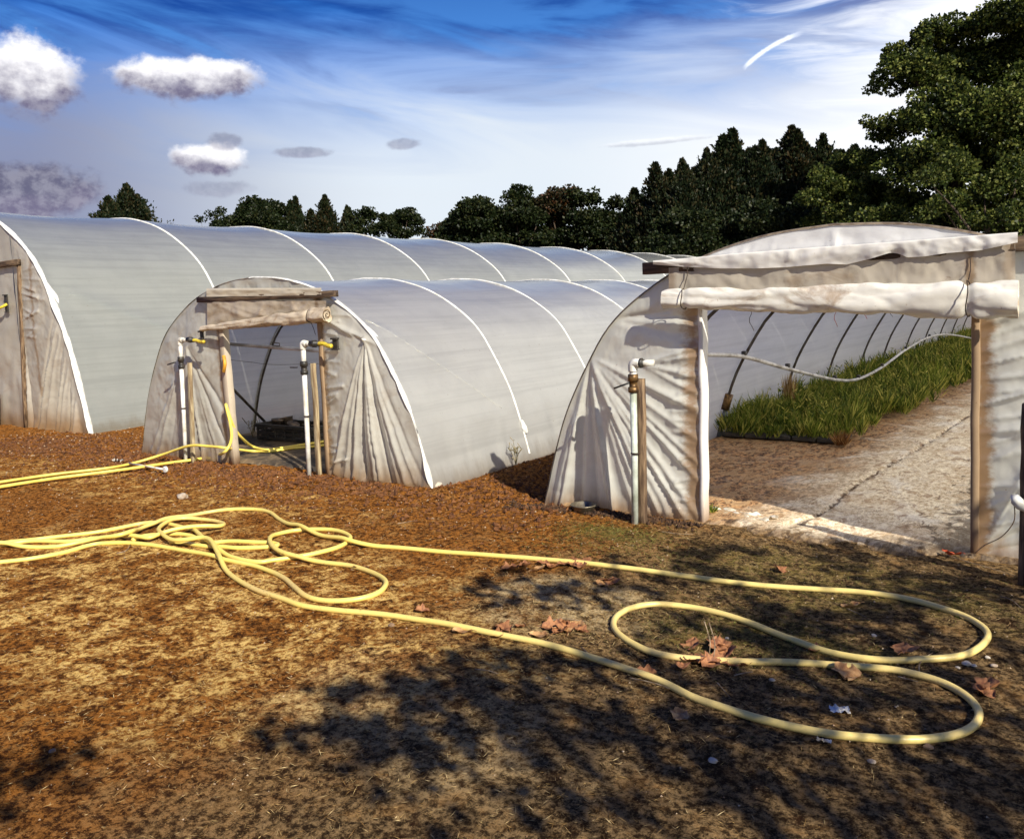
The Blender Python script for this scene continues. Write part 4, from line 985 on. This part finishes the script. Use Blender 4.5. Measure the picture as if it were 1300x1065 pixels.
broad('wide rounded dark bush above the large left tunnel', autoblobs(325, 254, 92, 300, 12), 65, G_dark, .2)
broad('small round tree right of the conifers above the large tunnel', autoblobs(465, 262, 40, 300, 9), 66, G_dark, .15)
broad('round topped tree at the right end of the small group', autoblobs(508, 267, 58, 300, 11), 66, G_dark, .18)
broad('low reddish brown tree at the left foot of the long dark row', autoblobs(566, 282, 46, 312, 9), 56, G_rust, .15)
broad('dark domed tree starting the long row at its left end', autoblobs(606, 247, 92, 320, 15), 54, G_dark, .28)
broad('dark tree with the highest dome of the row left of centre', autoblobs(655, 235, 86, 320, 15), 54, G_dark, .28)
broad('dark tree with rusty top leaves in the middle of the long row', autoblobs(706, 233, 86, 320, 15), 55, G_rust, .28)
broad('dark full tree right of the rusty topped one', autoblobs(748, 241, 84, 320, 15), 54, G_dark, .28)
broad('lower dark tree just before the conifers', autoblobs(788, 247, 72, 320, 13), 54, G_dark, .25)
broad('dark leafy tree in front of the conifers beside the open tunnel', autoblobs(870, 262, 120, 340, 16), 42, G_dark, .28, ln=.26)
broad('dark spreading tree low in front of the twin tipped conifer', autoblobs(975, 252, 130, 340, 18), 41, G_dark, .28, ln=.26)
broad('light green sunlit tree at the left foot of the oak', [(1048, 232, 20), (1070, 215, 20), (1095, 210, 24), (1062, 250, 26), (1095, 245, 30), (1030, 258, 20), (1120, 262, 30), (1080, 280, 30), (1045, 285, 25)], 38, G_bright, .22, ln=.24, per=46)
broad('very tall spreading oak filling the upper right corner', [(1128, 92, 20), (1150, 68, 24), (1185, 50, 28), (1222, 50, 30), (1262, 34, 34), (1300, 22, 38), (1345, 40, 50), (1165, 100, 34), (1215, 96, 44), (1270, 90, 48), (1330, 110, 60), (1112, 112, 12), (1106, 160, 13), (1124, 172, 20), (1150, 160, 24), (1195, 150, 46), (1260, 160, 56), (1330, 190, 60), (1135, 205, 26), (1175, 215, 44), (1238, 226, 50), (1300, 240, 50), (1160, 265, 36), (1115, 288, 30), (1150, 300, 30), (1085, 300, 24), (1215, 280, 44), (1290, 290, 46), (1370, 250, 60)], 36, G_oak, .50, per=52, ln=.25, sub=15)
broad('sunlit leafy tree under the oak by the right edge', [(1180, 232, 22), (1215, 215, 26), (1250, 250, 30), (1290, 225, 30), (1200, 268, 28), (1250, 288, 30), (1300, 280, 34), (1330, 250, 36)], 32, G_bright, .22, ln=.22, per=30)

# ------------------------------------------------------------------ tree that stands behind the photographer and shades the yard
shade = [(500, 868, 62, 16), (560, 895, 60, 24), (480, 925, 95, 22), (640, 880, 60, 28), (700, 838, 90, 16), (620, 940, 140, 26), (790, 900, 130, 50), (900, 945, 150, 40), (1010, 860, 220, 60), (1180, 820, 130, 60), (1110, 760, 190, 26), (930, 790, 110, 22), (860, 723, 90, 6), (1010, 705, 130, 9), (1150, 700, 90, 12), (1220, 735, 80, 20), (640, 742, 26, 6), (690, 762, 50, 7),
         (1230, 930, 90, 50), (425, 935, 40, 14), (700, 1010, 300, 30), (1050, 1010, 250, 40), (30, 985, 50, 20), (960, 735, 60, 8), (850, 750, 60, 10)]
Cn = []
for si, (x, y, rx, ry) in enumerate(shade):
    ar = rx*ry; 
    e1, e2, e3, e4 = gr(x-rx, y), gr(x+rx, y), gr(x, y-ry), gr(x, y+ry)
    area = (e1-e2).length*(e3-e4).length*math.pi/4; k = int(2+area/.045*(.52 if si < 6 else .27))
    for _ in range(k):
        a = uni(0, 2*math.pi); q = math.sqrt(rnd())
        p = gr(x+rx*q*math.cos(a), y+ry*q*math.sin(a)); z = uni(2.7, 4.1)
        c = np.array(p+SUN*(z/SUN.z)); th = random.gauss(.9, .5); d = np.array([math.cos(th), math.sin(th), uni(-.5, .3)]); ln_ = uni(.12, .30)
        m_ = int(uni(14, 26)); tt = np.random.uniform(-1, 1, m_)
        Cn.append(c+d*(tt*ln_)[:, None]+np.random.normal(size=(m_, 3))*.045)
Cn = np.concatenate(Cn); n = len(Cn)
t = thing('broadleaf_tree', 'leafy tree behind the photographer that shades the yard', 'tree', (5.2, -2.4, 0))
dr = unit(n); sd = np.cross(dr, unit(n)); sd /= np.linalg.norm(sd, axis=1)[:, None]
L = np.random.uniform(.08, .14, n)
quads('crown', Cn, dr, sd, L, L*.42, G_oak, t)
near = [i for i in range(n) if Cn[i][0] > 1.6]
bl = [(tuple(Cn[i]), .5) for i in random.sample(near, 26)]
trunk((5.2, -2.4, 0), bl, .20, t, limbs=24, lr=.16)

# ------------------------------------------------------------------ plants growing in the right hand tunnel
Gp = foliage('bed_leaves', (.05, .08, .012), (.22, .27, .035), (.58, .50, .12), .35, 2.2)
def edge_x(y): return -2.22+.075*(y-9)+.16*fbm(y*.9, 3, 1)+.12*fbm(y*4, 2, 1)
Cn, D, Ls, Ws = [], [], [], []
y = 9.02
while y < 31:
    stp = .105 if y < 13 else (.15 if y < 18 else .26)
    x = -3.50
    while x < edge_x(y):
        cx_, cy_ = x+uni(-.05, .05), y+uni(-.06, .06)
        hh = (.13+.26*max(0, fbm(cx_*2.3, cy_*1.5, 4)+.45)+.08*(x < -3.1))*(1.0 if y > 13 else .92)*uni(.75, 1.2)
        if cy_ < 9.35: hh *= .85
        k = 46 if y < 13 else 26
        for _ in range(k):
            a = uni(0, 2*math.pi); l = uni(.15, .95); d = Vector((math.cos(a)*l, math.sin(a)*l, 1)).normalized()
            L = hh*uni(.55, 1.1)
            p0 = Vector((cx_+uni(-.03, .03), cy_+uni(-.03, .03), .05+uni(0, .4)*hh))
            Cn.append(p0); D.append(d); Ls.append(L*.75); Ws.append(uni(.004, .009)*(1 if y < 14 else 1.8))
        x += stp
    y += stp
for _ in range(600):                       # taller stalks poking up
    y = 9.1+21*rnd()**1.3; x = uni(-3.5, edge_x(y)-.1); h_ = uni(.30, .50)*(.95 if y > 13 else .8)
    a = uni(0, 6.3); l = uni(.0, .25)
    Cn.append(Vector((x, y, .05))); D.append(Vector((math.cos(a)*l, math.sin(a)*l, 1)).normalized()); Ls.append(h_); Ws.append(uni(.004, .007)*(1 if y < 14 else 1.8))
    for q in range(7):
        z = h_*uni(.4, 1); a = uni(0, 6.3)
        Cn.append(Vector((x, y, .05+z))); D.append(Vector((math.cos(a), math.sin(a), uni(.3, 1.2))).normalized()); Ls.append(uni(.05, .10)); Ws.append(uni(.006, .010))
Cn = np.array([tuple(v) for v in Cn]); D = np.array([tuple(v) for v in D]); Ls = np.array(Ls); Ws = np.array(Ws)
sd = np.cross(D, unit(len(D))); sd /= np.linalg.norm(sd, axis=1)[:, None]
o = quads('plants', Cn, D, sd, Ls, Ws, Gp)
tag(o, 'dense bed of green leafy plants along the left side of the open tunnel', 'plants', kind='stuff')
mb = MB()
for i in range(6):
    x0 = -3.5+i*.235
    mb.box((x0, 9.0+.02*fbm(i, 0, 0), .02), (x0+.225, 9.45, .075+.01*rnd()), .01)
o = mb.build('tray_edge', M['black'], None, False)
bpy.data.objects.remove(o)
for i in range(5):
    x0 = -3.50+i*.262
    o = MB().box((x0, 9.0+.03*fbm(i*3, 0, 0), .03), (x0+.25, 9.50, .085), .012).build('plant_tray', M['black'], None, False)
    tag(o, 'black plastic tray under the front edge of the plant bed', 'tray', 'trays under the plant bed')

# tufts: dry brown tuft at the corner of the bed, straw coloured one against the wall, weed in the doorway
def tuft(name, label, cat, base, n, h0, h1, spread, mat, w_=.004):
    base = Vector(base); Cn, D, L = [], [], []
    for _ in range(n):
        a = uni(0, 6.3); l = uni(.1, 1)*spread
        Cn.append(base+Vector((uni(-.5, .5)*spread*h0, uni(-.5, .5)*spread*h0, 0))); D.append(Vector((math.cos(a)*l, math.sin(a)*l, 1)).normalized()); L.append(uni(h0, h1))
    Cn = np.array([tuple(v) for v in Cn]); D = np.array([tuple(v) for v in D]); L = np.array(L)
    sd = np.cross(D, unit(n)); sd /= np.linalg.norm(sd, axis=1)[:, None]
    o = quads(name, Cn, D, sd, L, np.full(n, w_), mat); tag(o, label, cat); return o
straw = foliage('straw', (.20, .11, .035), (.50, .33, .13), (.62, .48, .24), .2, 3)
rustg = foliage('dead_brown_grass', (.12, .05, .018), (.34, .17, .06), (.5, .3, .12), .2, 3)
tuft('dry_grass_tuft', 'brown withered tuft at the near corner of the plant bed', 'grass tuft', gr(1068, 566, .03), 260, .08, .20, 1.2, rustg)
tuft('dry_grass_tuft', 'straw coloured tuft standing against the tunnel side behind the plants', 'grass tuft', gr(1003, 530, .03), 240, .35, .62, .22, straw, .006)
tuft('weed', 'small green weed at the foot of the left door post of the open tunnel', 'weed', gr(903, 652), 120, .03, .09, 1.3, Gp, .004)

# ------------------------------------------------------------------ small things on the ground
def leafmesh(seed, ln=.11, wd=.045):
    rs = random.Random(seed); nU, nV = 12, 6; rows = []
    curl = rs.uniform(.25, .8); cup = rs.uniform(.3, .9); lob = rs.uniform(0, .35)
    for i in range(nU+1):
        t = i/nU; w_ = wd*math.sin(math.pi*min(1, t*.94+.04))**.75*(1+lob*math.sin(t*17+seed))
        row = []
        for j in range(-nV//2, nV//2+1):
            s = j/(nV/2); x = (t-.5)*ln; y = s*w_
            z = cup*abs(s)**1.5*w_*.8+curl*ln*.25*(2*t-1)**2+.006*math.sin(t*9+s*4+seed)
            row.append((x, y, z))
        rows.append(row)
    mb = MB().grid(rows); mb.tube([(-ln*.5, 0, curl*ln*.25), (-ln*.62, .004, curl*ln*.3), (-ln*.75, .01, curl*ln*.25)], .0015, 5)
    return mb
lprot = []
def deadleaf(x, y, size, kind, label='curled brown dead leaf lying on the soil', group='small dead leaves', dz=.004):
    p = gr(x, y)
    if kind < len(lprot): o = lprot[kind].copy(); C.objects.link(o)
    else:
        o = leafmesh(kind*3+1).build('dead_leaf', [M['leaf_dead'], M['leaf_pale'], M['leaf_dead'], M['leaf_dead']][kind]); lprot.append(o)
    o.location = (p.x, p.y, ground_h(p.x, p.y)+dz); o.rotation_euler = (uni(-.3, .3), uni(-.25, .25), uni(0, 6.3)); o.scale = (size,)*3
    tag(o, label, 'leaf', group)
    if not group and 'group' in o: del o['group']
    return o
L0 = [(665, 722), (683, 726), (715, 721), (738, 725), (752, 722), (648, 725), (764, 746), (778, 744), (702, 801), (716, 797), (728, 801), (738, 804), (660, 801), (684, 811), (632, 813), (536, 779), (878, 817), (884, 838), (902, 842), (922, 826), (946, 840), (1036, 824), (865, 846), (1253, 873), (1249, 881), (820, 856), (640, 806), (711, 806), (726, 716), (990, 724), (1195, 690), (455, 722), (690, 719), (700, 724), (727, 722), (741, 719), (719, 803), (706, 805), (733, 797), (723, 806), (893, 833), (910, 838), (930, 839), (870, 835), (915, 819), (772, 741), (1080, 770)]
for i in range(4):
    deadleaf(*L0[i], uni(.7, 1.1), i)
for q in L0[4:]: deadleaf(q[0], q[1], uni(.5, 1.05), random.choice([0, 0, 1, 2, 3]))
deadleaf(1075, 857, 1.35, 1, 'large pale tan leaf lying flat inside the front hose loop', None)
deadleaf(1148, 834, 1.25, 2, 'large dark red leaf lying across the hose at the right', None, .03)
deadleaf(587, 808, .9, 1, 'pale leaf beside the hose in the middle foreground', None)
deadleaf(862, 912, .8, 1, 'bleached leaf on bare soil in front of the long hose', None)
deadleaf(912, 821, 1.1, 2, 'upright curled leaf in the heap inside the narrow hose loop', None, .02)
o = leafmesh(5, .13, .02).build('plant_label', M['red']); p = gr(1208, 708); o.location = (p.x, p.y, .02); o.rotation_euler = (.2, .1, 2.6)
tag(o, 'orange red plastic tag lying before the right door post', 'tag')
def twig(px_, label='thin dry twig lying on the soil', group='dry twigs', r=.003, mat=None, z=.012):
    pts = [gr(*q, z)+Vector((0, 0, ground_h(gr(*q).x, gr(*q).y))) for q in px_]
    P = spline(pts, .02); o = MB().tube(P, [r*(1-.6*i/len(P)) for i in range(len(P))], 5).build('twig', mat or M['twig'])
    tag(o, label, 'twig', group)
tw = [[(1168, 858), (1167, 845), (1174, 835), (1184, 830)], [(911, 867), (920, 877), (928, 886)], [(932, 854), (945, 852), (956, 851)], [(690, 795), (712, 788), (745, 790)], [(738, 822), (752, 834), (766, 842)], [(1196, 700), (1215, 709), (1260, 722), (1300, 735)], [(1270, 760), (1284, 765), (1298, 778)],
      [(148, 700), (160, 698), (166, 690)], [(603, 855), (620, 856), (633, 860)], [(800, 860), (830, 866), (850, 874)], [(1075, 772), (1100, 784)], [(455, 600), (478, 603)], [(505, 668), (530, 662)], [(840, 678), (862, 681), (880, 680)], [(1140, 858), (1165, 866)]]
for q in tw: twig(q)
# upright dry stalks caught in the narrow loop
for a in ((905, 838), (899, 836)):
    b = gr(*a); o = MB().tube(spline([b, b+Vector((.01, 0, .08)), b+Vector((-.015, .0, .17))], .02), .0025, 5).build('stalk', M['twig']); tag(o, 'upright dry stalk in the leaf heap inside the narrow hose loop', 'stalk', 'upright stalks')
# thin weed beside the middle tunnel
def weed(px_, py_, h_, label):
    b = gr(px_, py_); mb = MB(); rs = random.Random(px_)
    for k in range(5):
        a = rs.uniform(0, 6.3); l = rs.uniform(.1, .45); e = b+Vector((math.cos(a)*l*h_, math.sin(a)*l*h_, h_*rs.uniform(.6, 1)))
        P = spline([b, b.lerp(e, .5)+Vector((0, 0, .03)), e], .04); mb.tube(P, [.004*(1-.6*i/len(P)) for i in range(len(P))], 5)
        for q in range(6):
            s = P[int(len(P)*rs.uniform(.3, .99))]; mb.tube([s, s+Vector((rs.uniform(-.05, .05), rs.uniform(-.05, .05), rs.uniform(.01, .07)))], [.002, .004], 4)
    o = mb.build('weed', simple('dry_weed', (.30, .24, .12), .8, col2=(.10, .09, .04))); tag(o, label, 'weed')
weed(655, 590, .26, 'thin dry weed growing against the side of the middle tunnel')
weed(322, 558, .26, 'straggly weed beside the black crate')
# stones
def stone(x, y, s, label, group=None, z=0):
    p = gr(x, y); bm = bmesh.new(); bmesh.ops.create_icosphere(bm, subdivisions=2, radius=s)
    k = uni(0, 99)
    for v in bm.verts: v.co = Vector((v.co.x*1.25, v.co.y, v.co.z*.65))*(1+.35*fbm(v.co.x/s+k, v.co.y/s, v.co.z/s, 2))
    bm.verts.index_update(); V_ = [v.co+Vector((p.x, p.y, ground_h(p.x, p.y)+s*.3)) for v in bm.verts]; F_ = [[v.index for v in f.verts] for f in bm.faces]; bm.free()
    o = obj('stone', V_, F_, M['stone'], smooth=False); tag(o, label, 'stone', group)
stone(546, 615, .035, 'white stone at the corner of the middle tunnel, the left one'); stone(554, 617, .05, 'flat white stone just right of the one at the tunnel corner')
stone(232, 631, .05, 'pale flat stone lying alone on brown soil before the middle tunnel')
for x, y in [(1227, 845), (1216, 848), (1262, 847), (1254, 838), (1236, 846), (923, 806), (1110, 807), (575, 797), (1178, 950), (905, 968), (1107, 968), (497, 797), (67, 955), (980, 864)]:
    stone(x, y, uni(.008, .016), 'small pale stone on dark soil', 'small loose stones')
# scraps
def scrap(x, y, w_, h_, rot, label, name='plastic_scrap', cat='scrap', mat=None, z=.02, amp=.03, seed=0):
    p = gr(x, y); rows = []
    for i in range(21):
        row = []
        for j in range(31):
            u, v = j/30-.5, i/20-.5
            k = 1+.25*fbm(math.atan2(v, u)*1.5+seed, 0, 0)
            a, b = u*w_*k, v*h_*k; zz = abs(fbm(u*3+seed, v*2, seed, 2))*amp*1.3+.004+amp*.3*abs(fbm(u*8+seed, v*4, 1, 2))
            row.append((p.x+a*math.cos(rot)-b*math.sin(rot), p.y+a*math.sin(rot)+b*math.cos(rot), ground_h(p.x, p.y)+z+zz))
        rows.append(row)
    o = MB().grid(rows).build(name, mat or M['scrap']); tag(o, label, cat)
scrap(942, 655, .52, .14, -.28, 'strip of crumpled white plastic lying across the wide doorway', 'plastic_sheet', 'plastic sheet', M['scrap'], .015, .045, 3)
scrap(1066, 906, .07, .05, .4, 'torn white paper scrap inside the front hose loop', seed=7, amp=.015, z=.006)
scrap(1046, 947, .05, .02, .1, 'small white scrap just below the front hose loop', seed=9, amp=.01, z=.006)
# pan at the foot of the right hand tunnel
b = gr(741, 651); pr_ = [(.0, .012), (.075, .012), (.085, .02), (.095, .06), (.105, .065), (.100, .070), (.088, .066), (.078, .024), (.0, .02)]
rows = [[(b.x+r_*math.cos(a), b.y+r_*math.sin(a), z_) for a in [k*2*math.pi/28 for k in range(29)]] for r_, z_ in pr_]
o = MB().grid(rows).build('pan', M['steel_pan']); tag(o, 'small tarnished pan sunk in soil at the tunnel corner', 'pan')
# rod with a round white end beside the yellow hoses
t = thing('ground_anchor', 'short pale rod with a round white end lying by the two yellow hoses', 'rod', tuple(gr(209, 596)))
MB().tube([gr(163, 588, .03), gr(207, 595.5, .035)], .010, 8).build('rod', M['scrap'], t)
p = gr(210, 596, .035); d = (gr(207, 595.5, .035)-p)
MB().tube([p-Vector((0, .012, 0)), p-Vector((0, .010, 0)), p+Vector((0, .010, 0)), p+Vector((0, .012, 0))], [.028, .034, .034, .028], 16).build('cap', M['pvc'], t)
scrap(151, 586, .14, .05, .3, 'dark and white rubbish beside the yellow hoses at the left', 'rubbish', 'rubbish', simple('rubbish', (.60, .56, .48), .6, col2=(.03, .02, .015), scale=30), .01, .04, 11)

# loose chippings and crumbs of soil: too many to count
def crumbs(name, n, region, s0, s1, mat, label, cat, seed):
    rs = np.random.RandomState(seed)
    base = np.array([(1, 0, 0), (-.5, .87, 0), (-.5, -.87, 0), (0, 0, .9), (0, 0, -.5)])
    f0 = [(0, 1, 3), (1, 2, 3), (2, 0, 3), (1, 0, 4), (2, 1, 4), (0, 2, 4)]
    V_, F_ = [], []
    k = 0
    while k < n:
        x, y, s = region(rs)
        s *= rs.uniform(s0, s1); z = ground_h(x, y); a = rs.uniform(0, 6.3); ca, sa = math.cos(a), math.sin(a)
        b = base*s*rs.uniform(.6, 1.3, (5, 3))
        n0 = len(V_)
        V_ += [(x+q[0]*ca-q[1]*sa, y+q[0]*sa+q[1]*ca, z+q[2]+s*.25) for q in b]; F_ += [tuple(i+n0 for i in q) for q in f0]; k += 1
    o = obj(name, V_, F_, mat, smooth=False); tag(o, label, cat, kind='stuff')
def reg_all(rs):
    while True:
        x = rs.uniform(-13, .6); y = rs.uniform(1.0, 8.0) if rs.rand() < .8 else rs.uniform(4.6, 6.2)
        if y > 5.4 and (abs(x-T3['c']) < 2.2 or abs(x-T2['c']) < 2.2): continue
        return x, y, .35+.10*math.hypot(x, y)
crumbs('gravel', 3600, reg_all, .003, .009, simple('chippings', (.46, .36, .24), .8, col2=(.22, .12, .06), scale=5), 'pale chippings scattered over the brown soil', 'gravel', 3)
def reg_c(rs):
    x = rs.uniform(-3.9, -2.25); return x, 5.44-abs(rs.normal())*.07, 1
def reg_b(rs):
    x = rs.uniform(-12.5, -3.2); y = rs.normal(5.35, .45)
    if y > 5.5 and abs(x-T2['c']) < 2.3: y = 5.45-rs.rand()*.4
    if x > -5 and rs.rand() < .4: y = rs.uniform(5.3, 7.5)
    return x, y, 1
crumbs('soil_clods', 4500, reg_b, .010, .028, simple('clod', (.17, .070, .022), .95, col2=(.07, .025, .008), scale=14), 'crumbly dark clods heaped along the tunnel ends', 'soil', 5)
crumbs('soil_clods', 700, reg_c, .008, .022, simple('dark_clod', (.10, .05, .022), .95, col2=(.025, .012, .006), scale=14), 'dark crumbs of soil banked against the open tunnel end wall', 'soil', 15)
# dead grass and straw
def blades(n, reg, ln, mat, label, seed, lo=.1, w_=.0009):
    rs = np.random.RandomState(seed); P_ = [reg(rs) for _ in range(n)]
    Cn = np.array([(x, y, ground_h(x, y)+.001) for x, y in P_]); a = rs.uniform(0, 6.3, n)
    D = np.stack([np.cos(a), np.sin(a), rs.uniform(lo, lo+.7, n)**1.5], 1); D /= np.linalg.norm(D, axis=1)[:, None]
    sd = np.cross(D, unit(n)); sd /= np.linalg.norm(sd, axis=1)[:, None]
    L = rs.uniform(.4, 1.2, n)*ln
    o = quads('dry_grass', Cn, D, sd, L, np.full(n, w_)*rs.uniform(.6, 1.5, n), mat); tag(o, label, 'dry grass', kind='stuff')
def g_in(cx, cy, rx, ry): return lambda rs: (cx+rs.normal()*rx, min(5.4, cy+rs.normal()*ry))
spots = [(-2.35, 3.62, .34, .26, 5), (-1.9, 3.5, .5, .25, 3), (-4.4, 2.6, 1.5, .8, 6), (-2.2, 2.2, .8, .45, 4), (-1.5, 4.7, 1.1, .35, 4), (-7.5, 4.4, 2.2, .5, 4), (-3.4, 3.8, 1.6, .7, 4), (-1.2, 3.3, .8, .6, 3), (-2.9, 1.8, 1.2, .4, 4)]
wts = np.array([s[4] for s in spots], float); wts /= wts.sum()
def reg_s(rs):
    s = spots[rs.choice(len(spots), p=wts)]; return (s[0]+rs.normal()*s[2], min(5.35, s[1]+rs.normal()*s[3]))
blades(24000, reg_s, .032, straw, 'short dry straw and dead grass over the yard', 8)
mossm = foliage('moss_blades', (.06, .07, .012), (.17, .18, .035), (.3, .28, .08), .2, 3)
sp2 = [(-2.75, 4.95, .26, .14), (-1.35, 3.75, .4, .25), (-1.3, 4.75, .8, .3), (-2.5, 4.6, .4, .2)]
blades(9000, lambda rs: (lambda s: (s[0]+rs.normal()*s[2], min(5.35, s[1]+rs.normal()*s[3])))(sp2[rs.randint(4)]), .022, mossm, 'thin green grass in patches before the open tunnel', 9, .4)
